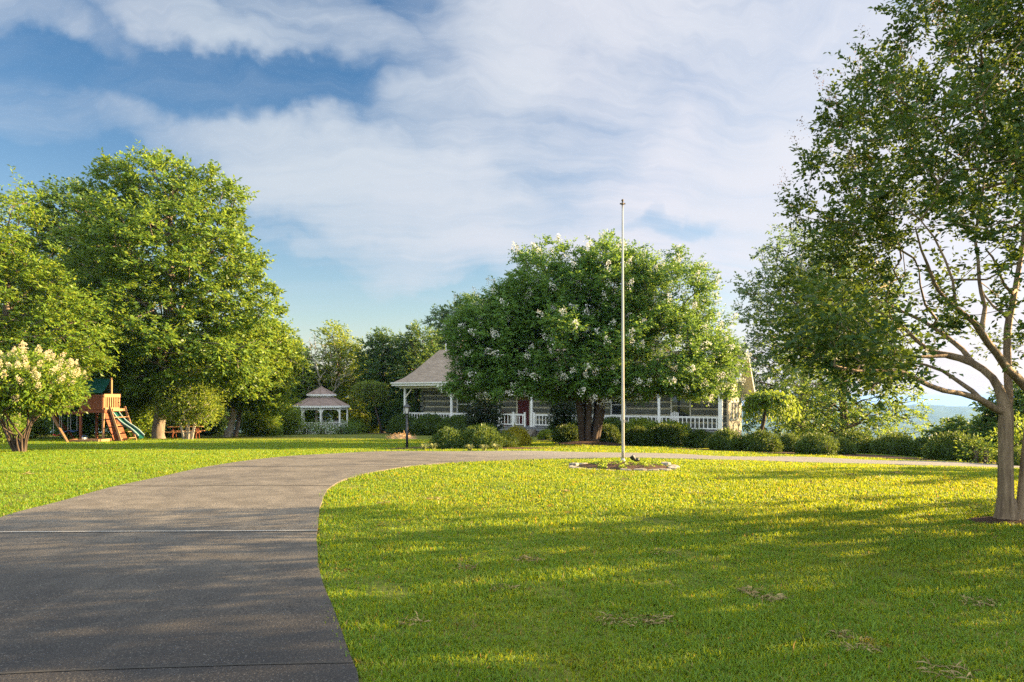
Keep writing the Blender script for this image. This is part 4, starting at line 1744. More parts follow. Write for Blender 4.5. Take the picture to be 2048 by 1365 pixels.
def build_lamp():
    b = gp(814, 897)
    k = b.y / F
    Z = lambda py: EYE + (HY - py) * k
    t = thing('lamp_post', b, 'black lamp post with glass lantern beside the driveway', 'lamp post')
    mb = MB()
    mb.tube([b - HZ * .2, (b.x, b.y, Z(833))], .052, 14)
    mb.build('post', M['black'], t, True)
    mb = MB()
    mb.lathe((b.x, b.y, Z(833)), [(.062, -.04), (.062, .0), (.05, .02), (.04, .05), (.055, .09)], 14)
    mb.box((b.x - .085, b.y, Z(836)), (.035, .012, .012))
    mb.build('collar', M['black'], t)
    z0, z1 = Z(827.5), Z(815)
    ln = MB()
    ln.lathe((b.x, b.y, z0), [(.05, -.035), (.085, -.02), (.085, 0)], 4, 0, R(45))
    for i in range(4):
        a = R(45 + 90 * i)
        p, q = Vector((b.x + .085 * math.cos(a), b.y + .085 * math.sin(a), z0)), Vector((b.x + .135 * math.cos(a), b.y + .135 * math.sin(a), z1))
        ln.beam(p, q, .02, .02)
    lo = ln.build('lantern', M['black'], t)
    mb = MB()
    mb.lathe((b.x, b.y, z0 + .003), [(.077, 0), (.122, z1 - z0 - .006)], 4, 0, R(45))
    mb.build('glass', M['frost'], lo)
    mb = MB()
    mb.lathe((b.x, b.y, z1), [(.185, -.01), (.19, .012), (.12, .075), (.06, .115), (.03, .13), (.03, .16), (.045, .175), (.012, .20), (.01, .27), (.0, .275)], 4, 0, R(45))
    mb.build('roof_cap', M['black'], lo)


build_lamp()


def rock(mb, c, h, seed, n=10):
    """flat irregular slab with a broken outline"""
    r = random.Random(seed)
    ang = sorted(2 * math.pi * (i + r.uniform(-.32, .32)) / n for i in range(n))
    rad = [r.uniform(.8, 1.1) for _ in range(n)]
    rot = r.uniform(-.25, .25)
    low, mid, up = [], [], []
    ct, st = math.cos(h[3] + rot), math.sin(h[3] + rot)
    tx, ty = r.uniform(-.06, .06), r.uniform(-.06, .06)
    for a, q in zip(ang, rad):
        for lst, s, z in ((low, 1.0, -.05), (mid, 1.03, h[2] * .75), (up, .88, h[2])):
            x, y = h[0] * q * s * math.cos(a), h[1] * q * s * math.sin(a)
            lst.append((c[0] + x * ct - y * st, c[1] + x * st + y * ct, c[2] + z + tx * x + ty * y + r.uniform(-.008, .008)))
    vs = low + mid + up
    fs = []
    for k in range(n):
        b = (k + 1) % n
        fs += [(k, b, n + b, n + k), (n + k, n + b, 2 * n + b, 2 * n + k)]
    fs.append(tuple(range(2 * n, 3 * n)))
    mb.mesh(vs, fs)


def build_bed_stones():
    c = gp(1246, 935.5)
    rx, ry = 1.25, 1.15
    spec = [  # angle, half length, half depth, height, label
        (183, .20, .10, .05, 'long thin flat stone at the left tip of the flagpole bed'),
        (197, .17, .11, .06, 'flat pale stone next to the left tip stone of the flagpole bed'),
        (212, .19, .10, .05, 'narrow pale slab in the front left of the flagpole bed ring'),
        (229, .20, .09, .06, 'long low slab left of the front gap in the flagpole bed ring'),
        (248, .14, .09, .05, 'small stone half sunk in grass at the front of the flagpole bed'),
        (264, .15, .10, .09, 'pale rounded stone left of the dark front stone of the flagpole bed'),
        (279, .17, .11, .10, 'thick dark-faced stone at the middle front of the flagpole bed'),
        (295, .17, .10, .07, 'low tan stone right of the dark front stone of the flagpole bed'),
        (312, .18, .12, .06, 'broad flat stone in the front right of the flagpole bed ring'),
        (329, .16, .12, .10, 'pale slanting stone near the right tip of the flagpole bed'),
        (347, .17, .13, .12, 'big whitish stone at the right tip of the flagpole bed'),
        (5, .16, .11, .08, 'flat stone behind the big whitish stone of the flagpole bed'),
        (24, .15, .12, .16, 'dark lumpy upright stone at the back right of the flagpole bed'),
        (46, .16, .10, .06, 'low grey stone behind the spotlight side of the flagpole bed'),
        (72, .16, .10, .06, 'low stone at the far side of the bed right behind the pole'),
        (106, .17, .10, .06, 'low stone at the far side of the bed left behind the pole'),
        (136, .16, .11, .09, 'grey stone at the back left of the flagpole bed ring'),
        (158, .15, .12, .13, 'dark knobby stone behind the left tip of the flagpole bed'),
    ]
    for i, (a, l, d, h, lab) in enumerate(spec):
        a = R(a)
        x, y = c.x + rx * math.cos(a), c.y + ry * math.sin(a)
        mb = MB()
        rock(mb, (x, y, gz(x, y)), (l * .95, d, h * .62, a + math.pi / 2), i + 3)
        o = mb.build('edging_stone', M['flatstone'], None)
        tag(o, lab, 'stone', 'stones ringing the flagpole bed')
    # creeping plants in the bed
    n = 75
    ang, rr = rng.uniform(0, 2 * np.pi, n), np.sqrt(rng.uniform(.05, .95, n))
    front = (np.sin(ang) < .25) | (rng.uniform(0, 1, n) < .3)
    ang, rr = ang[front], rr[front]
    x, y = c.x + 1.12 * rr * np.cos(ang), c.y + 1.02 * rr * np.sin(ang)
    cc = np.stack([x, y, ground(x, y) + .09 * (1 - rr ** 2) + .04], 1)
    v, f = leaf_cloud(cc, .055, 26, .05, .035, None, .6)
    o = np_mesh('ground_cover', v, f, M['leaf_bright'])
    tag(o, 'low green creeping plants between the stones of the flagpole bed', 'ground cover', None, 'stuff')


build_bed_stones()


def blade_tuft(name, base, n, h, mat_, label, cat, group=None):
    ang = rng.uniform(0, 2 * np.pi, n)
    ln = h * rng.uniform(.6, 1.15, n)
    lean = rng.uniform(.2, 1.0, n)
    r0 = rng.uniform(0, .06, n)
    d = np.stack([np.cos(ang), np.sin(ang), 0 * ang], 1)
    s = np.stack([-np.sin(ang), np.cos(ang), 0 * ang], 1) * .009
    p = np.array(base)[None] + d * r0[:, None]
    up = np.array([[0, 0, 1.0]])
    m = p + d * (ln * lean * .35)[:, None] + up * (ln * .75)[:, None]
    t = p + d * (ln * lean * .95)[:, None] + up * (ln * (.95 - .45 * lean))[:, None]
    v = np.stack([p - s, p + s, m + s, m - s, t + s * .2, t - s * .2], 1).reshape(-1, 3)
    i0 = np.arange(n)[:, None] * 6
    f = np.concatenate([i0 + np.array([0, 1, 2, 3]), i0 + np.array([3, 2, 4, 5])])
    o = np_mesh(name, v, f, mat_)
    me = o.data
    b = np.array(base, np.float32)
    co = np.empty(len(me.vertices) * 3, np.float32)
    me.vertices.foreach_get('co', co)
    me.vertices.foreach_set('co', (co.reshape(-1, 3) - b).ravel())
    o.location = base
    return tag(o, label, cat, group)


for px, py, lab in ((848, 902, 'pale striped grass tuft nearest the lamp post'), (867, 901, 'pale striped grass tuft before the leftmost drive-side bush'),
                    (940, 903.5, 'pale striped grass tuft left of the pair by the drive edge'), (968, 903.5, 'pale striped grass tuft in the middle of the drive edge'),
                    (993, 902.5, 'pale striped grass tuft last on the right of the drive edge')):
    blade_tuft('grass_tuft', tuple(gp(px, py)), 90, .30, M['variegated'], lab, 'grass tuft', 'striped grass tufts along the mulch bed')


def build_yard_bits():
    # heap of dry clippings
    c = gp(800, 879)
    vs, fs = [], []
    n, rings = 40, 8
    for i in range(rings + 1):
        s = i / rings
        for k in range(n):
            a = 2 * math.pi * k / n
            w = 1 + .18 * mnoise.noise(Vector((math.cos(a) * 1.5, math.sin(a) * 1.5, 4)))
            x, y = c.x + .95 * s * w * math.cos(a), c.y + .6 + .65 * s * w * math.sin(a)
            z = gz(x, y) + .30 * (1 - s ** 1.7) + .05 * mnoise.noise(Vector((x * 5, y * 5, 2))) - (.05 if i == rings else 0)
            vs.append((x, y, z))
    for i in range(rings):
        for k in range(n):
            a, b = i * n + k, i * n + (k + 1) % n
            fs.append((a, a + n, b + n, b))
    mb = MB()
    mb.mesh(vs, fs)
    t = thing('clippings_heap', c, 'low tan heap of dry clippings on the lawn behind the lamp post', 'heap')
    mb.build('heap', M['straw'], t, True)
    m = 260
    a, r = rng.uniform(0, 2 * np.pi, m), np.sqrt(rng.uniform(0, 1, m))
    x, y = c.x + .95 * r * np.cos(a), c.y + .6 + .65 * r * np.sin(a)
    z = ground(x, y) + .30 * (1 - r ** 1.7) + .02
    ax = rng.normal(0, 1, (m, 3))
    ax[:, 2] = abs(ax[:, 2]) * .7
    v, f = leaves(np.stack([x, y, z], 1), ax, .22, .025)
    np_mesh('straw', v, f, M['straw'], t)
    # picnic table beyond the multi-stemmed shrub
    c = gp(372, 878)
    t = thing('picnic_table', c, 'reddish wooden picnic table with benches under the trees', 'picnic table')
    ax = (Vector((.96, .28, 0)), Vector((-.28, .96, 0)), HZ)
    Q = lambda a, b, z: c + ax[0] * a + ax[1] * b + HZ * z
    mb = MB()
    for j in range(5):
        mb.box(Q(0, -.32 + j * .16, .74), (.95, .074, .02), ax)
    mb.build('tabletop', M['cedarlite'], t)
    for s in (-1, 1):
        mb = MB()
        for j in range(2):
            mb.box(Q(0, s * (.72 + j * .15), .45), (.95, .068, .02), ax)
        mb.build('bench_seat', M['cedarlite'], t)
        for a in (-.65, .65):
            mb = MB()
            mb.beam(Q(a, s * .25, .72), Q(a, s * .62, -.02), .05, .09)
            mb.build('leg', M['cedar'], t)
    for a in (-.65, .65):
        mb = MB()
        mb.beam(Q(a + .05, -.85, .41), Q(a + .05, .85, .41), .04, .09)
        mb.build('cross_beam', M['cedar'], t)


build_yard_bits()
# ------------------------------------------------------------------ the crape myrtle in front, by hand
def build_front_myrtle():
    D0 = 8.9
    base = gp(2012, 1043)
    base = Vector((base.x, base.y, base.z))
    D0 = base.y
    t = thing('crape_myrtle', base, 'tan-barked crape myrtle with spreading limbs at the right of the lawn', 'tree')
    k = D0 / F
    nodes, par, fix = [], [], {}

    def path(pts, start=None):
        """pts: (px, py, depth offset, radius)"""
        last = start
        ids = []
        for px, py, dd, r in pts:
            p = at(px, py, D0 + dd)
            nodes.append(np.array(p))
            par.append(last if last is not None else 0)
            last = len(nodes) - 1
            fix[last] = r * .88
            ids.append(last)
        return ids
    tr = path([(2012, 1062, 0, .135), (2011, 1040, 0, .128), (2010, 1000, 0, .108), (2009, 950, 0, .102), (2009, 900, 0, .100), (2010, 850, 0, .104), (2011, 825, 0, .100)])
    b = tr[-1]
    A = path([(1990, 818, -.05, .055), (1960, 799, -.2, .048), (1925, 788, -.4, .043), (1888, 782, -.6, .038), (1860, 772, -.8, .034), (1835, 760, -1.0, .031), (1815, 750, -1.15, .029), (1797, 741, -1.3, .026), (1760, 742, -1.5, .022), (1712, 742, -1.75, .017), (1668, 732, -2.0, .012)], b)
    path([(1775, 758, -1.4, .014), (1750, 768, -1.5, .012), (1742, 782, -1.6, .009)], A[6])
    A2 = path([(1945, 783, .0, .034), (1912, 760, .3, .030), (1885, 742, .5, .026), (1850, 730, .8, .020), (1800, 722, 1.1, .014)], A[1])
    B = path([(2003, 795, .05, .075), (1996, 775, .1, .068), (1985, 757, .15, .064), (1966, 740, .25, .060), (1945, 727, .35, .057), (1920, 717, .45, .053), (1900, 712, .5, .050)], b)
    B1 = path([(1870, 705, .55, .036), (1850, 695, .6, .034), (1832, 680, .65, .030), (1812, 660, .7, .027), (1795, 643, .8, .024), (1775, 632, .9, .021), (1745, 618, 1.1, .017), (1710, 600, 1.3, .012)], B[-1])
    B2 = path([(1876, 713, .4, .030), (1845, 714, .3, .028), (1810, 716, .2, .024), (1792, 722, .1, .021), (1760, 730, -.1, .018), (1715, 735, -.3, .014), (1680, 742, -.5, .010)], B[-1])
    B3 = path([(1925, 700, .6, .038), (1908, 686, .8, .036), (1890, 672, .9, .034), (1865, 655, 1.1, .030), (1845, 642, 1.2, .028), (1812, 627, 1.4, .024), (1770, 608, 1.7, .019), (1725, 590, 2.0, .012)], B[4])
    B4 = path([(1873, 640, .9, .022), (1862, 625, .9, .020), (1850, 610, .8, .018), (1840, 570, .7, .014), (1838, 540, .6, .010)], B3[3])
    C = path([(2018, 800, .25, .062), (2016, 760, .35, .058), (2014, 700, .45, .055), (2015, 660, .5, .054), (2018, 640, .55, .052), (2024, 615, .6, .046), (2030, 580, .7, .042), (2036, 545, .75, .038), (2044, 500, .8, .032), (2050, 430, .9, .026), (2048, 330, 1.0, .02), (2040, 200, 1.1, .013)], b)
    C1 = path([(2003, 625, .6, .024), (1985, 612, .8, .020), (1968, 590, 1.0, .016), (1955, 560, 1.2, .011)], C[4])
    C2 = path([(2025, 588, .3, .024), (2008, 570, .1, .022), (1998, 545, -.1, .019), (1985, 515, -.2, .016), (1972, 500, -.3, .012)], C[6])
    # second stem at the picture's edge, its big limb leaning back across
    S = path([(2040, 1062, -.05, .10), (2042, 1030, -.05, .088), (2046, 990, -.02, .082), (2052, 930, .0, .080), (2060, 860, .02, .078), (2068, 810, .05, .076), (2066, 790, .0, .06)], 0)
    Dl = path([(2052, 775, -.1, .058), (2035, 757, -.2, .056), (2012, 735, -.3, .053), (1992, 706, -.4, .050), (1975, 686, -.5, .048), (1962, 665, -.55, .045)], S[-1])
    D1 = path([(1950, 648, -.65, .036), (1930, 630, -.75, .034), (1912, 616, -.85, .030), (1895, 602, -.95, .027), (1878, 583, -1.1, .024), (1868, 565, -1.2, .021), (1855, 530, -1.35, .017), (1842, 500, -1.5, .013), (1830, 455, -1.6, .009)], Dl[-1])
    D2 = path([(1966, 640, -.45, .034), (1970, 615, -.4, .031), (1962, 585, -.35, .029), (1958, 560, -.3, .027), (1956, 520, -.2, .024), (1950, 480, -.15, .022), (1955, 440, -.1, .02), (1966, 380, .0, .018), (1972, 300, .1, .016), (1960, 220, .15, .013), (1935, 120, .2, .010), (1915, 60, .2, .007)], Dl[-1])
    D3 = path([(1905, 560, -.9, .018), (1890, 520, -.9, .016), (1868, 475, -.9, .014), (1840, 440, -.9, .012), (1815, 420, -1.0, .010)], D1[2])
    E1 = path([(2078, 760, .1, .05), (2095, 690, .2, .045), (2110, 600, .3, .038), (2120, 480, .4, .03), (2125, 330, .5, .02)], S[-2])
    E2 = path([(2100, 800, -.3, .045), (2150, 760, -.6, .038), (2210, 700, -.9, .03), (2280, 620, -1.2, .02)], S[-2])
    E3 = path([(2110, 770, .4, .04), (2170, 700, .9, .034), (2230, 610, 1.4, .026), (2270, 500, 1.8, .016)], S[-2])
    # crown: a vase; R(z) by height
    zs = [1.95, 2.4, 3.0, 3.8, 4.8, 5.8, 6.8, 7.6, 8.3]
    rs = [2.35, 3.05, 3.3, 3.35, 3.15, 2.75, 2.1, 1.3, .3]
    cx, cyy = 7.25, D0
    T = []
    tries = 0
    while len(T) < 740 and tries < 60000:
        tries += 1
        z = rng.uniform(1.95, 8.25)
        Rz = np.interp(z, zs, rs)
        if rng.uniform() > Rz / 3.4:
            continue
        lo = np.interp(z, [1.95, 3, 4.2, 6], [.72, .55, .30, .0])
        rr = Rz * math.sqrt(rng.uniform(lo ** 2, 1))
        a = rng.uniform(0, 2 * math.pi)
        p = np.array([cx + rr * math.cos(a), cyy + rr * math.sin(a), z])
        px, py = CX + p[0] / p[1] * F, HY - (p[2] - EYE) / p[1] * F
        # the low skirt only reaches down on the far-left limbs; keep the view under the limbs open
        if py > 790 or (py > 715 and px > 1850):
            continue
        if py > 450 and px > 1800 and rng.uniform() < .68:
            continue
        if len(T) and min(((np.array(T) - p) ** 2).sum(1)) < .25 ** 2:
            continue
        T.append(p)
    skirt = envelope([ell_px(1690, 700, 95, 52, 7.3, .8), ell_px(1760, 735, 70, 34, 7.6, .6), ell_px(1640, 640, 60, 60, 7.6, .8)], 30, .1, -1e9, .28)
    T = np.vstack([np.array(T), skirt])
    Aall, pr, tips = grow(nodes, par, T, .12, .12)
    mb, rad = limb_mesh(Aall, pr, .0045, .13, 2.2, fix, 6, 12)
    # the limbs were traced with their own radii; shoots hang on them
    fp = [base + Vector((0, 0, -.12)), base + Vector((0, 0, .02)), base + Vector((.0, 0, .12)), base + Vector((0, 0, .3))]
    mb.tube(fp, [.165, .14, .115, .093], 18, True, 0, .5)
    s2 = gp(2044, 1041)
    mb.tube([s2 + Vector((0, .0, -.12)), s2 + Vector((0, 0, .02)), s2 + Vector((0, 0, .14)), s2 + Vector((.01, 0, .3))], [.125, .105, .088, .075], 12, True, 0, .35)
    trk = mb.build('trunk', M['bark_myrtle'], t, True)
    cen = np.array([cx, cyy, 4.2])
    out = unit(T - cen)
    v, f = leaf_cloud(T, .43 * rng.uniform(.7, 1.3, len(T)), 140, .068, .039, unit(out + np.array([0, 0, .7])), .95, .3, 0.0, .2, 10)
    np_mesh('crown', v, f, M['leaf_myrtle'], t)
    # reddish seed sprays at the shoot ends near the top and outside
    sel = T[(T[:, 2] > 3.9) & (np.hypot(T[:, 0] - cx, T[:, 1] - cyy) > .6 * np.interp(T[:, 2], zs, rs))]
    sel = sel[rng.uniform(0, 1, len(sel)) < .55]
    dv = unit(sel - cen) * .5 + np.array([0, 0, .8])
    P0 = sel + unit(dv) * .38
    pts = np.repeat(P0, 34, 0) + np.repeat(unit(dv), 34, 0) * rng.uniform(0, .26, (len(sel) * 34, 1)) + rng.normal(0, .035, (len(sel) * 34, 3))
    v, f = leaves(pts, rng.normal(0, 1, pts.shape), .022, .016)
    np_mesh('seed_sprays', v, f, M['bud'], t)


build_front_myrtle()


# ------------------------------------------------------------------ white crape myrtle before the house
def blossom_fn(count, size, per, spread, matn, tall=1.0, top_only=None, off=None):
    def fn(t, T, out):
        score = rng.uniform(0, 1, len(T)) * 1.2 - out[:, 1] * .55 - out[:, 2] * .12
        if top_only is not None:
            score = out[:, 2] * 1.6 + rng.uniform(0, .9, len(T)) - out[:, 1] * .3
        ids = np.argsort(-score)[:count]
        c = T[ids] + out[ids] * (off or spread)
        n = len(c)
        h = rng.uniform(0, 1, (n * per, 1))
        rr = (1 - h * .85) * spread * .34
        d = unit(rng.normal(0, 1, (n * per, 3)))
        pts = np.repeat(c, per, 0) + d * rr
        lean = np.repeat(unit(out[ids] * .6 + np.array([0, 0, .6]) + rng.normal(0, .3, (n, 3))), per, 0)
        pts += lean * h * spread * .7 * tall
        v, f = leaves(pts, d + rng.normal(0, .4, d.shape), size, size * .8)
        np_mesh('blossoms', v, f, M[matn], t)
    return fn


def build_white_myrtle():
    D = MYR.y
    E = [ell_px(1000, 655, 74, 66, D, 2.4), ell_px(955, 705, 40, 50, D, 1.8), ell_px(1105, 578, 100, 82, D, 2.6), ell_px(1222, 576, 92, 84, D, 2.8), ell_px(1045, 615, 70, 62, D, 2.2), ell_px(1165, 610, 110, 84, D, 3.2), ell_px(1325, 600, 100, 92, D, 2.6), ell_px(1010, 668, 112, 90, D, 2.6),
         ell_px(1130, 690, 170, 105, D, 3.9), ell_px(1300, 702, 165, 105, D, 3.7), ell_px(968, 748, 62, 56, D, 1.6), ell_px(1412, 738, 70, 78, D, 1.7),
         ell_px(1060, 762, 110, 48, D - .8, 2.2), ell_px(1300, 772, 120, 48, D - .6, 2.2), ell_px(1190, 752, 90, 40, D - 1.6, 1.8), ell_px(915, 775, 24, 34, D - .5, .7), ell_px(1438, 800, 32, 34, D - .3, .9), ell_px(1100, 510, 34, 24, D, .7), ell_px(1216, 504, 30, 24, D, .7)]
    st = [(.30 * math.cos(a) + .0, .24 * math.sin(a)) for a in np.linspace(0, 2 * math.pi, 8)[:-1]]
    tree('white_crape_myrtle', 'broad domed tree with white blossom clusters in front of the house', tuple(MYR), E, M['leaf_white_myrtle'], M['bark_myrtle_dark'],
         1500, 190, .125, .70, .155, .42, 'tree', None, .5, .30, .010, .25, .09, .05, 10, .8, .5, st, .55, blossom_fn(300, .066, 46, .46, 'petal_white', 1.0, None, .60), EYE + (HY - 799) / F * D)


build_white_myrtle()


def build_clover():
    n = 420
    y = np.sqrt(rng.uniform(3.2 ** 2, 13.0 ** 2, n))
    x = rng.uniform(-.84, .84, n) * y
    ok = (np.sin(x * .8 + 2 * np.sin(y * .6)) + np.sin(y * 1.1 + x * .4) > .1) & ~no_grass(x, y)
    x, y = x[ok], y[ok]
    m = 46
    px = np.repeat(x, m) + rng.normal(0, .10, len(x) * m)
    py = np.repeat(y, m) + rng.normal(0, .10, len(x) * m)
    ok = ~no_grass(px, py)
    px, py = px[ok], py[ok]
    p = np.stack([px, py, ground(px, py) + rng.uniform(.018, .042, len(px))], 1)
    ax = rng.normal(0, 1, p.shape)
    ax[:, 2] *= .25
    v, f = leaves(p, ax, .020, .017, 3.0)
    o = np_mesh('lawn_clover', v, f, M['leaf_bright'])
    tag(o, 'patches of low clover leaves scattered through the near lawn', 'clover', None, 'stuff')


build_clover()


def build_thatch():
    spots = [(1235, 1248, 1.0), (1312, 1246, 1.1), (1500, 1188, .9), (1540, 1202, 1.2), (1690, 1280, 1.0), (1722, 1302, .9), (1895, 1352, 1.0), (1060, 1124, 1.1), (930, 1140, .9), (1010, 1182, .8),
             (1130, 985, .8), (1250, 962, .8), (1400, 990, .9), (1620, 968, 1.0), (1790, 948, 1.0), (1700, 952, .8), (870, 1000, .9), (770, 1010, .7), (1330, 1110, .8), (60, 950, .9), (210, 930, .9), (1960, 1210, 1.0), (820, 1250, .7)]
    V, Fc, base = [], [], 0
    for px, py, s in spots:
        g = gp(px, py)
        n = int(58 * s)
        rr = .095 * s * (1 + g.y / 30) * rng.uniform(.6, 1.2)
        a = rng.uniform(0, 6.28, n)
        q = np.sqrt(rng.uniform(0, 1, n)) * rr
        x, y = g.x + q * np.cos(a) * 1.5, g.y + q * np.sin(a)
        p = np.stack([x, y, ground(x, y) + rng.uniform(.018, .038, n)], 1)
        ax = rng.normal(0, 1, p.shape)
        ax[:, 2] *= .15
        v, f = leaves(p, ax, .075, .007 * (1 + g.y / 14))
        V.append(v)
        Fc.append(f + base)
        base += len(v)
    o = np_mesh('dry_thatch', np.vstack(V), np.vstack(Fc), plain('dry grass clippings', (0.20, 0.15, 0.07), 0.9, 0.1, 0, 0.5, 9.0))
    tag(o, 'small brown clumps of dry mown grass lying on the lawn', 'thatch', None, 'stuff')


build_thatch()


# ------------------------------------------------------------------ hydrangea tree at the left edge
def build_hydrangea():
    b = gp(40, 905)
    D = b.y
    E = [ell_px(40, 775, 110, 52, D), ell_px(-20, 790, 80, 55, D), ell_px(102, 785, 48, 44, D), ell_px(60, 745, 70, 34, D), ell_px(118, 818, 34, 24, D), ell_px(-40, 840, 60, 36, D)]
    st = [(.15 * math.cos(a), .12 * math.sin(a)) for a in np.linspace(.4, 2 * math.pi + .4, 13)[:-1]]
    tree('hydrangea_tree', 'multi-stemmed shrub tree with cream flower spikes at the left edge of the lawn', tuple(b), E, M['leaf_bright'], M['bark_dark'],
         270, 70, .135, .36, .034, .15, 'tree', None, .5, .22, .006, .12, .08, .15, 0, .8, .5, st, .42, blossom_fn(130, .042, 80, .27, 'petal_cream', 1.25, True), EYE + (HY - 834) / F * D)


build_hydrangea()


# ------------------------------------------------------------------ the trees on the left
def build_left_trees():
    d = 35.0
    x, y = at(30, 880, d).xy
    E = [ell_px(15, 455, 52, 90, d), ell_px(50, 520, 62, 75, d), ell_px(60, 620, 90, 80, d), ell_px(-60, 600, 120, 150, d), ell_px(125, 650, 75, 80, d), ell_px(60, 700, 120, 50, d), ell_px(175, 690, 46, 55, d - .5), ell_px(-20, 700, 120, 60, d)]
    tree('ash_tree', 'bright green feathery-leaved tree filling the left edge of the picture', (x, y, gz(x, y)), E, M['leaf_bright'], M['bark_grey'],
         420, 130, .20, .95, .24, .3, 'tree', None, .5, .5, .02, .45, .1, .12, 10, .7, .5, None, .38)
    d = 41.5
    b = gp(318, 879)
    E = [ell_px(312, 388, 80, 68, d), ell_px(235, 400, 62, 76, d), ell_px(408, 425, 76, 78, d), ell_px(330, 510, 165, 105, d), ell_px(440, 560, 92, 95, d), ell_px(480, 640, 72, 85, d), ell_px(300, 640, 160, 105, d), ell_px(410, 700, 130, 85, d), ell_px(300, 745, 110, 60, d), ell_px(215, 660, 60, 80, d)]
    tree('oak_tree', 'tallest olive green tree on the left, rising over the play tower', tuple(b), E, M['leaf_oak'], M['bark_grey'],
         430, 230, .24, 1.10, .34, .3, 'tree', None, .5, 1.0, .03, .45, .1, .08, 10, .72, .5, None, .5, None, EYE + (HY - 806) / F * d)
    d = 47.0
    x, y = at(250, 880, d).xy
    E = [ell_px(140, 440, 62, 66, d), ell_px(120, 530, 62, 90, d), ell_px(195, 560, 80, 100, d), ell_px(175, 690, 100, 100, d)]
    tree('oak_tree', 'darker tree whose crown rises between the feathery tree and the tallest tree', (x, y, gz(x, y)), E, M['leaf_deep'], M['bark_dark'],
         330, 130, .26, 1.3, .38, .3, 'tree', None, .5, .8, .03, .45, .1, .08, 10, .72)
    d = 46.5
    b = at(456, 876, d)
    b.z = gz(b.x, b.y)
    E = [ell_px(520, 712, 74, 66, d), ell_px(470, 740, 80, 66, d), ell_px(545, 755, 40, 44, d), ell_px(420, 790, 56, 50, d), ell_px(520, 795, 60, 36, d)]
    tree('maple_tree', 'leafy green tree with a pale sunlit trunk left of the gazebo', tuple(b), E, M['leaf_bright'], M['bark_pale'],
         230, 140, .21, .9, .21, .25, 'tree', None, .5, .60, .02, .45, .1, .1, 10, .65, .5, None, .5, None, EYE + (HY - 826) / F * d)
    b = at(471, 876, d + .6)
    b.z = gz(b.x, b.y)
    E = [ell_px(540, 690, 46, 40, d + 2), ell_px(505, 770, 44, 40, d - 1), ell_px(562, 705, 24, 32, d + 2), ell_px(480, 690, 60, 50, d + 2)]
    tree('maple_tree', 'slim tree with a thin brown trunk just right of the pale trunk', tuple(b), E, M['leaf_oak'], M['bark_grey'],
         130, 130, .20, .85, .13, .25, 'tree', None, .5, .55, .02, .45, .1, .1, 10, .65, .5, None, .5, None, EYE + (HY - 820) / F * d)
    # small multi-stemmed tree with pale stems
    b = gp(375, 880)
    d = b.y
    E = [ell_px(375, 800, 50, 46, d), ell_px(345, 815, 32, 34, d), ell_px(410, 810, 34, 40, d), ell_px(378, 765, 32, 26, d)]
    st = [(.22 * math.cos(a), .18 * math.sin(a)) for a in np.linspace(0, 2 * math.pi, 7)[:-1]]
    tree('smoke_bush', 'fine-leaved small tree with a fan of pale thin stems by the picnic table', tuple(b), E, M['leaf_yellow'], M['bark_pale'],
         170, 80, .13, .5, .05, .3, 'tree', None, .4, .3, .01, .2, .08, 0, 0, .8, .5, st)
    # behind the gazebo
    d = 68.0
    x, y = at(672, 860, d).xy
    E = [ell_px(668, 690, 28, 38, d), ell_px(690, 730, 38, 52, d), ell_px(650, 790, 46, 56, d), ell_px(705, 790, 40, 56, d)]
    tree('poplar_tree', 'yellow green pointed tree rising behind the gazebo', (x, y, gz(x, y)), E, M['leaf_yellow'], M['bark_grey'],
         190, 120, .24, 1.2, .22, .3, 'tree', None, .5, .7, .03, .45, .1, .08, 10)
    # leafless tree beside it
    b = Vector((*at(632, 860, 66).xy, 0))
    b.z = gz(b.x, b.y)
    t = thing('bare_tree', b, 'leafless grey tree with bare twigs behind the gazebo', 'tree')
    T = envelope([ell_px(640, 735, 44, 68, 66, 1.2), ell_px(690, 745, 30, 30, 66, 1.0), ell_px(618, 690, 16, 34, 66)], 120, .2, -1e9, .35)
    A, pr, tips = grow([b, b + Vector((.05, 0, 1.2)), b + Vector((0, .1, 2.4)), b + Vector((.15, 0, 3.6))], [0, 0, 1, 2], T, .3, .12)
    mb, rad = limb_mesh(A, pr, .016, .13, 2.2)
    mb.build('trunk', M['bark_pale'], t, True)
    # blue-green poplars between gazebo and house
    for (cx, w, top, lab, dd) in ((765, 34, 665, 'left one of the two deep green pointed trees between gazebo and house', 66), (832, 36, 660, 'right one of the two deep green pointed trees, half behind the house roof', 65)):
        x, y = at(cx, 860, dd).xy
        E = [ell_px(cx, top + 34, w * .7, 36, dd), ell_px(cx - 8, top + 80, w, 56, dd), ell_px(cx + 8, top + 130, w * 1.1, 60, dd), ell_px(cx + 22, top + 40, w * .5, 32, dd), ell_px(cx - 20, top + 46, w * .5, 32, dd)]
        tree('poplar_tree', lab, (x, y, gz(x, y)), E, M['leaf_deep'], M['bark_grey'], 230, 120, .25, 1.15, .25, .3, 'tree', 'pointed trees between gazebo and house', .5, .65, .03, .45, .1, .05, 10)
    dd = 76
    x, y = at(935, 860, dd).xy
    E = [ell_px(940, 660, 44, 62, dd), ell_px(890, 650, 26, 30, dd), ell_px(905, 690, 40, 40, dd), ell_px(980, 680, 40, 60, dd)]
    tree('oak_tree', 'grey green tree showing above the house roof left of the white tree', (x, y, gz(x, y)), E, M['leaf_bluish'], M['bark_grey'], 200, 130, .26, 1.3, .3, .3, 'tree', None, .5, .7, .03, .45, .1, .05, 10)


build_left_trees()


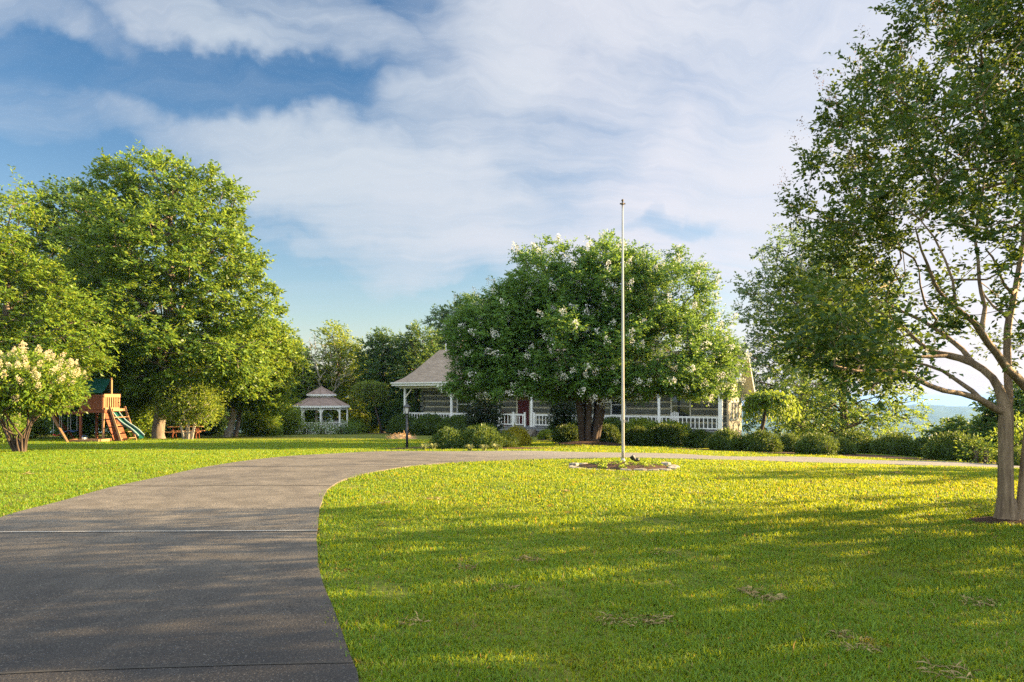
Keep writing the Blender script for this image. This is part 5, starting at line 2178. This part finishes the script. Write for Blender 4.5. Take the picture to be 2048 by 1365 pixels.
# ------------------------------------------------------------------ weeping trees
def weeping(name, label, b, px, py, rx, ry, lean, leafm, tr):
    d = b.y
    t = thing(name, b, label, 'tree')
    c = at(px, py, d)
    k = d / F
    a, h = rx * k, ry * k
    top = Vector((c.x - lean * .2, c.y, c.z + h * .55))
    n = 46
    T, pts, dirs = [], [], []
    shoots = MB()
    bole = [b + Vector((0, 0, -.1)), b.lerp(top, .25) + Vector((lean * .10, 0, 0)), b.lerp(top, .6) + Vector((lean * .12, 0, 0)), top]
    shoots.tube(bole, [tr * 1.4, tr, tr * .8, tr * .5], 9, True, 0, .2)
    for i in range(n):
        ang = 2 * math.pi * i * .618
        reach = math.sqrt((i + .5) / n)
        P = []
        for j in range(8):
            u = j / 7
            r = a * reach * math.sin(min(1, u * 1.25) * math.pi / 2) * (1 + .06 * math.sin(i * 3 + j))
            z = top.z + h * .45 * math.sin(u * 2.2) * (1 - reach * .35) - (h * 1.75) * max(0, u - .33) ** 1.5 * (0.35 + .85 * reach) * rng.uniform(.85, 1.1)
            P.append(Vector((top.x + (c.x - top.x) * u + r * math.cos(ang), top.y + r * math.sin(ang) * .9, max(z, b.z + .35))))
        shoots.tube(P, [.028 * (1 - j / 9) for j in range(8)], 5, False)
        for j in range(2, 8):
            for q in range(14):
                u = rng.uniform()
                p = P[j - 1].lerp(P[j], u)
                pts.append([p.x + rng.normal(0, .10), p.y + rng.normal(0, .10), p.z + rng.normal(0, .09)])
                dv = (P[j] - P[j - 1]).normalized()
                dirs.append([dv.x + rng.normal(0, .5), dv.y + rng.normal(0, .5), dv.z - .55 + rng.normal(0, .3)])
    shoots.build('trunk', M['bark_dark'], t, True)
    v, f = leaves(np.array(pts), np.array(dirs), .17, .075)
    np_mesh('crown', v, f, leafm, t)


weeping('weeping_cherry', 'small weeping tree with leaning trunk right of the gazebo', gp(765, 867), 740, 800, 40, 42, -.6, M['leaf_yellow'], .09)
weeping('weeping_cherry', 'small weeping mop-headed tree at the right end of the house', gp(1510, 899), 1540, 826, 54, 44, .9, M['leaf_bright'], .10)


# ------------------------------------------------------------------ the trees on the right
def build_right_trees():
    d = 56.0
    x, y = at(1600, 880, d).xy
    E = [ell_px(1565, 525, 48, 60, d), ell_px(1530, 610, 52, 72, d), ell_px(1600, 620, 84, 110, d), ell_px(1530, 720, 52, 80, d), ell_px(1660, 640, 70, 130, d), ell_px(1580, 760, 90, 75, d), ell_px(1640, 560, 60, 80, d), ell_px(1525, 815, 50, 50, d), ell_px(1620, 830, 80, 46, d)]
    tree('oak_tree', 'tall hazy blue green tree behind the right end of the house', (x, y, gz(x, y)), E, M['leaf_bluish'], M['bark_grey'], 330, 110, .25, 1.1, .36, .3, 'tree', None, .5, 1.0, .03, .45, .1, .05, 10)
    d = 43.0
    x, y = at(1690, 900, d).xy
    E = [ell_px(1690, 690, 110, 90, d), ell_px(1640, 770, 90, 80, d), ell_px(1740, 770, 90, 70, d), ell_px(1800, 835, 60, 34, d), ell_px(1680, 835, 110, 50, d), ell_px(1610, 820, 60, 60, d + 4), ell_px(1720, 600, 80, 70, d)]
    tree('locust_tree', 'airy green tree with drooping branches behind the right hand shrubs', (x, y, gz(x, y)), E, M['leaf_oak'], M['bark_dark'], 360, 66, .20, 1.1, .26, .3, 'tree', None, .4, .7, .018, .45, .1, .25, 10)
    d = 34.0
    for (cx, cyy, rx, ry, lab, m) in ((1960, 885, 80, 48, 'dark green spreading sumac shrub on the slope behind the myrtle trunk', 'leaf_deep'), (2045, 850, 60, 75, 'mid green bushy tree at the right edge beyond the myrtle trunk', 'leaf_deep')):
        x, y = at(cx, 930, d).xy
        E = [ell_px(cx, cyy, rx, ry, d), ell_px(cx - rx * .5, cyy + ry * .45, rx * .7, ry * .7, d), ell_px(cx + rx * .5, cyy + ry * .4, rx * .7, ry * .8, d)]
        tree('sumac_tree', lab, (x, y, gz(x, y)), E, M[m], M['bark_dark'], 150, 110, .24, .75, .09, .2, 'tree', None, .4, .45, .015, .3, .1, .15, 10, .7, .5, [(.2, 0), (-.2, .1), (0, -.2)], .42)
        d -= 3


build_right_trees()


# ------------------------------------------------------------------ clipped shrubs
def bush_mesh(name, seed, leafm, n=4600, size=.115):
    """a mounded shrub of radius 1 and height 1 standing on z = 0"""
    r = np.random.default_rng(seed)
    global rng
    keep, rng = rng, r
    d = unit(r.normal(0, 1, (n, 3)))
    d[:, 2] = np.abs(d[:, 2]) * 1.0 - .12
    d = unit(d)
    lump = np.array([1 + .17 * mnoise.noise(Vector((*(q * 2.1), )) + Vector((seed, 0, 0))) + .15 * mnoise.noise(Vector((*(q * 5.3), )) + Vector((0, seed, 0))) for q in d])
    rad = lump * r.uniform(.78, 1.06, n) * np.where(r.uniform(0, 1, n) < .05, r.uniform(1.02, 1.16, n), 1)
    p = d * rad[:, None]
    # fuller shoulders than a ball
    flat = 1 + .16 * np.sin(np.clip(d[:, 2], 0, 1) * math.pi)
    p[:, :2] *= flat[:, None]
    p[:, 2] = p[:, 2] * .88 + .12
    ax = d + r.normal(0, .55, d.shape)
    ax[:, 2] += .25
    v, f = leaves(p, ax, size, size * .5)
    # solid inner core in leaf colour, added to block light through the gaps
    k, m = 18, 8
    cv, cf = [], []
    for i in range(m + 1):
        th = math.pi * .58 * i / m
        for j in range(k):
            a = 2 * math.pi * j / k
            q = Vector((math.sin(th) * math.cos(a), math.sin(th) * math.sin(a), math.cos(th)))
            s = .80 * (1 + .13 * mnoise.noise(q * 2.1 + Vector((seed, 0, 0))))
            cv.append((q.x * s * 1.08, q.y * s * 1.08, max(-.02, q.z * s * .88 + .12)))
    for i in range(m):
        for j in range(k):
            a, b = i * k + j, i * k + (j + 1) % k
            cf.append((a, a + k, b + k, b))
    v = np.vstack([v, np.array(cv)])
    f = np.vstack([f, np.array(cf) + n * 4])
    rng = keep
    o = np_mesh(name, v, f, leafm)
    return o


def build_bushes():
    proto = {}
    for i in range(4):
        proto[('box', i)] = bush_mesh('shrub', 20 + i, M['leaf_box'])
    proto[('yellow', 0)] = bush_mesh('shrub', 31, M['leaf_yellow'])  # on the sunny-topped shrubs the yellow is sunlight put into the colour
    proto[('sun_gold', 0)] = bush_mesh('shrub', 32, M['leaf_sun_gold'], 3600, .11)
    used = set()
    spec = [  # px, base py, half width px, height px, material, label, group
        (898, 899, 38, 40, 'box', 'rounded dark green shrub nearest the lamp post, at the drive edge'),
        (962, 899, 42, 44, 'box', 'wide dark green shrub in the middle of the drive-side group'),
        (1006, 897, 26, 32, 'box', 'low dark green shrub against the left of the sunlit golden shrub'),
        (1033, 893, 28, 38, 'sun_gold', 'sunlit golden shrub by the front steps'),
        (964, 876, 30, 28, 'yellow', 'sunny-topped shrub behind the drive-side dark shrubs'),
        (805, 869, 34, 38, 'box', 'leftmost shrub of the low row under the left porch railing'),
        (858, 870, 44, 38, 'box', 'middle shrub of the low row under the left porch railing'),
        (915, 872, 42, 38, 'box', 'right shrub of the low row under the left porch railing'),
        (1132, 874, 34, 36, 'box', 'shrub against the porch just left of the white tree trunk'),
        (1138, 887, 32, 35, 'box', 'front shrub just left of the white tree trunk'),
        (1214, 890, 27, 38, 'box', 'front shrub just right of the white tree trunk'),
        (1225, 872, 34, 34, 'box', 'back shrub under the porch railing right of the white tree trunk'),
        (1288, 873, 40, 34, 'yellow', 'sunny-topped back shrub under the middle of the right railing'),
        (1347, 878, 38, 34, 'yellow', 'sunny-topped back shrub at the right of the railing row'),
        (1280, 893, 29, 37, 'box', 'front shrub right of the flagpole, under the sunny-topped shrubs'),
        (1338, 894, 36, 43, 'box', 'taller front shrub second to the right of the flagpole'),
        (1405, 898, 33, 36, 'box', 'front shrub before the right end of the porch railing'),
        (1458, 903, 34, 42, 'box', 'front shrub below the pale end wall of the house'),
        (1527, 906, 37, 42, 'box', 'rounded front shrub under the weeping mop-headed tree'),
        (1582, 906, 25, 36, 'box', 'shaded shrub between the rounded shrubs right of the mop-headed tree'),
        (1613, 890, 28, 30, 'box', 'shrub peeping over from behind the broad front shrub'),
        (1642, 912, 40, 43, 'box', 'broad front shrub closest to the drive in the right hand row'),
        (1690, 911, 24, 33, 'box', 'small shrub tucked against the right side of the broad front shrub'),
        (1716, 908, 42, 44, 'box', 'back shrub with a domed top behind the small tucked shrub'),
        (1802, 913, 44, 42, 'box', 'wide flat-topped shrub in the middle of the right hand row'),
        (1862, 917, 32, 40, 'box', 'narrow shaded shrub left of the last big shrub'),
        (1932, 925, 52, 55, 'box', 'largest shrub, last in the right hand row before the myrtle trunk'),
        (2037, 934, 26, 36, 'box', 'shrub seen between the two stems of the right hand myrtle'),
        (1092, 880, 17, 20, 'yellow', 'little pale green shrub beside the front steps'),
    ]
    for i, (px, py, hw, hh, m, lab) in enumerate(spec):
        b = gp(px, py)
        front = H0.y + HX.y * u_at(px, 0) - 1.5 - hw * .022
        if 770 < px < 1445 and b.y > front:
            b = Vector(((px - CX) / F * front, front, gz((px - CX) / F * front, front)))
        k = b.y / F
        hh = (EYE + (HY - (py - hh)) * k - b.z) / k
        key = (m, i % 4) if m == 'box' else (m, 0)
        if key in used:
            o = proto[key].copy()
            COL.objects.link(o)
        else:
            o = proto[key]
            used.add(key)
        o.location = (b.x, b.y + hw * k * .55, gz(b.x, b.y + hw * k * .55) - .04)
        o.scale = (hw * k / 1.08, hw * k * random.uniform(.85, 1.05) / 1.08, hh * k * 1.02)
        o.rotation_euler = (0, 0, random.uniform(0, 6.28))
        tag(o, lab, 'shrub', 'shrubs along the house and driveway')
    # dark-leaved maple at the porch
    b = Vector((*at(972, 868, 46).xy, 0))
    b.z = gz(b.x, b.y)
    E = [ell_px(972, 815, 28, 30, 46), ell_px(955, 832, 22, 20, 46), ell_px(988, 838, 18, 18, 46)]
    tree('dwarf_maple', 'dark-leaved small maple standing against the porch left of the steps', tuple(b), E, M['leaf_maple'], M['bark_dark'], 110, 110, .11, .42, .05, .2, 'tree', None, .4, .25, .01, .3, .1, .2, 10)
    b = Vector((*at(1128, 862, 47).xy, 0))
    b.z = gz(b.x, b.y)
    E = [ell_px(1128, 815, 24, 26, 47), ell_px(1118, 832, 18, 16, 47)]
    tree('dwarf_maple', 'dark small tree against the porch behind the low white tree branches', tuple(b), E, M['leaf_maple'], M['bark_dark'], 80, 100, .11, .42, .05, .2, 'tree', None, .4, .25, .01, .3, .1, .2, 10)


build_bushes()


# ------------------------------------------------------------------ thickets and woodland behind
def build_thickets():
    def shrub(name, lab, px, py_top, py_base, hw, d, m, ncl, per, leaf, grp):
        x, y = at(px, py_base, d).xy
        z = gz(x, y)
        k = d / F
        top = EYE + (HY - py_top) * k
        h = (top - z) / 2
        E = [(x, y, z + h * 1.02, hw * k, hw * k * .8, h), (x - hw * k * .45, y + .2, z + h * .8, hw * k * .6, hw * k * .6, h * .75), (x + hw * k * .5, y - .1, z + h * .7, hw * k * .6, hw * k * .6, h * .7)]
        return tree(name, lab, (x, y, z), E, M[m], M['bark_dark'], ncl, per, leaf, .6, .05, .2, 'shrub', grp, .35, .34, .012, .25, .1, .05, 0, .8, .5, [(.15, 0), (-.15, .1), (0, -.15)])
    g = 'wild shrubs along the wood edge'
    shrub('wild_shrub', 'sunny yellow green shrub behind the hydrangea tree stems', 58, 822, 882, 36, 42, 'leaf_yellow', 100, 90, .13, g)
    shrub('wild_shrub', 'dark shrub in the shade at the far left edge', -15, 815, 886, 50, 32, 'leaf_bright', 100, 90, .13, g)
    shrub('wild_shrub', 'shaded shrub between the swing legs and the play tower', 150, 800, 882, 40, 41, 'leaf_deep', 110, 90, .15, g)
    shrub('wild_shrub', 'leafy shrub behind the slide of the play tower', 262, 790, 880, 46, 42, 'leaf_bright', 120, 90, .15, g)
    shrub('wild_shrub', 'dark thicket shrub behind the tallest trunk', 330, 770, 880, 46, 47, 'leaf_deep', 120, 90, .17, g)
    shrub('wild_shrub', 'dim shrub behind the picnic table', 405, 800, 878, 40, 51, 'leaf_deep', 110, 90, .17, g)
    shrub('wild_shrub', 'green shrub with pale stems right of the two slim trunks', 520, 812, 876, 34, 50.5, 'leaf_bright', 110, 90, .16, g)
    shrub('wild_shrub', 'bright leafy shrub touching the left of the gazebo', 566, 815, 872, 34, 55, 'leaf_yellow', 110, 90, .15, g)
    shrub('wild_shrub', 'low shrub in front of the gazebo railing on the left', 612, 849, 870, 17, 56.2, 'leaf_oak', 60, 60, .11, g)
    shrub('wild_shrub', 'low shrub in front of the middle of the gazebo railing', 645, 846, 870, 20, 55.8, 'leaf_oak', 46, 60, .10, g)
    shrub('wild_shrub', 'dark green low shrub at the right foot of the gazebo', 684, 852, 869, 19, 56.6, 'leaf_deep', 70, 80, .12, g)
    shrub('wild_shrub', 'brownish feathery shrub right of the gazebo', 705, 846, 868, 20, 58, 'leaf_oak', 60, 70, .12, g)
    shrub('wild_shrub', 'sunny shrub behind the small weeping tree', 735, 835, 864, 40, 68, 'leaf_yellow', 110, 80, .16, g)
    shrub('wild_shrub', 'deep green shrub at the left end of the porch', 800, 800, 864, 30, 63, 'leaf_deep', 110, 80, .18, g)
    shrub('wild_shrub', 'small green sapling beside the right hand myrtle trunk', 1965, 885, 932, 20, 24, 'leaf_bright', 60, 60, .12, g)
    shrub('wild_shrub', 'light green sapling seen between the two myrtle stems', 2040, 840, 932, 30, 24.5, 'leaf_bright', 70, 70, .13, g)
    # woodland further back: a few trees and copies of them
    src = []
    for i, (px, top, hw, d, m) in enumerate(((40, 520, 110, 60, 'leaf_deep'), (590, 700, 60, 68, 'leaf_oak'))):
        x, y = at(px, 860, d).xy
        z = gz(x, y)
        k = d / F
        H = EYE + (HY - top) * k - z
        w = hw * k
        E = [(x, y, z + H * .78, w * .6, w * .6, H * .24), (x - w * .4, y, z + H * .55, w * .7, w * .7, H * .28), (x + w * .4, y + .5, z + H * .5, w * .7, w * .7, H * .3), (x, y - .6, z + H * .28, w * .95, w * .8, H * .24)]
        lab = ('tall dark woodland tree behind the feathery left tree', 'woodland tree filling the gap between the maple and the gazebo')[i]
        src.append((tree('woodland_tree', lab, (x, y, z), E, M[m], M['bark_dark'], 260, 120, .28, 1.35 if i == 0 else 1.1, .3, .3, 'tree', 'woodland trees behind the lawn', .4, .7, .03, .45, .1, .05, 10), H))
    more = [(-60, 560, 62, 0, 'woodland tree beyond the left picture edge, behind the feathery tree'), (130, 640, 58, 1, 'woodland tree whose top is hidden behind the feathery tree'), (250, 640, 60, 0, 'woodland tree right behind the tallest tree'),
            (400, 680, 62, 1, 'woodland tree behind the fan-stemmed small tree'), (500, 690, 60, 0, 'woodland tree behind the pale-trunked leafy tree'), (560, 690, 76, 1, 'woodland tree farthest back left of the gazebo'),
            (740, 720, 80, 1, 'woodland tree behind the gap between gazebo and pointed trees'), (820, 700, 84, 0, 'woodland tree farthest back behind the pointed trees'), (880, 700, 88, 1, 'woodland tree behind the left end of the house roof')]
    for px, top, d, s, lab in more:
        x, y = at(px, 860, d).xy
        z = gz(x, y)
        H = EYE + (HY - top) * d / F - z
        f = H / src[s][1]
        copy_tree(src[s][0], (x, y, z), (f * 1.1, f * 1.1, f), random.uniform(0, 6.28), lab, 'tree', 'woodland trees behind the lawn')


build_thickets()


# ------------------------------------------------------------------ trees to the right of the picture, whose shadows cross the lawn
def build_side_trees():
    def one(x, y, H, w, lab, ncl=150, low=.55):
        z = gz(x, y)
        E = [(x, y, z + H * .68, w * .8, w * .8, H * .32), (x - w * .3, y + w * .3, z + H * low, w * .7, w * .7, H * .28), (x + w * .35, y - w * .3, z + H * .5, w * .7, w * .7, H * .28)]
        return tree('shade_tree', lab, (x, y, z), E, M['leaf_oak'], M['bark_grey'], ncl, 46, .20, .7, .2, .3, 'tree', 'trees right of the picture shading the lawn', .4, .5, .02, .45, .1, .08, 10)
    one(19.5, 10.9, 6.6, 2.5, 'shade tree right of the picture, closest to the myrtle')
    one(24.5, 8.6, 8.0, 2.8, 'shade tree right of the picture, the broadest')
    one(15.0, 7.0, 5.2, 1.9, 'shade tree right of the picture, the smallest', 90)
    one(26.0, 18.9, 6.9, 2.0, 'shade tree right of the picture, out by the drive', 130)


build_side_trees()


# ------------------------------------------------------------------ air
def build_haze():
    mb = MB()
    mb.box((0, 0, -61), (9300, 9300, 81))
    o = mb.build('haze', [])
    m, t, out = mat('thin blue air')
    v = t.n('ShaderNodeVolumePrincipled')
    v.inputs['Color'].default_value = (0.20, 0.46, 1.0, 1)
    v.inputs['Density'].default_value = 0.00009
    t.link(v.outputs[0], out.inputs['Volume'])
    o.data.materials.append(m)
    tag(o, 'thin blue haze over the valley and far hills', 'haze', None, 'stuff')


build_haze()
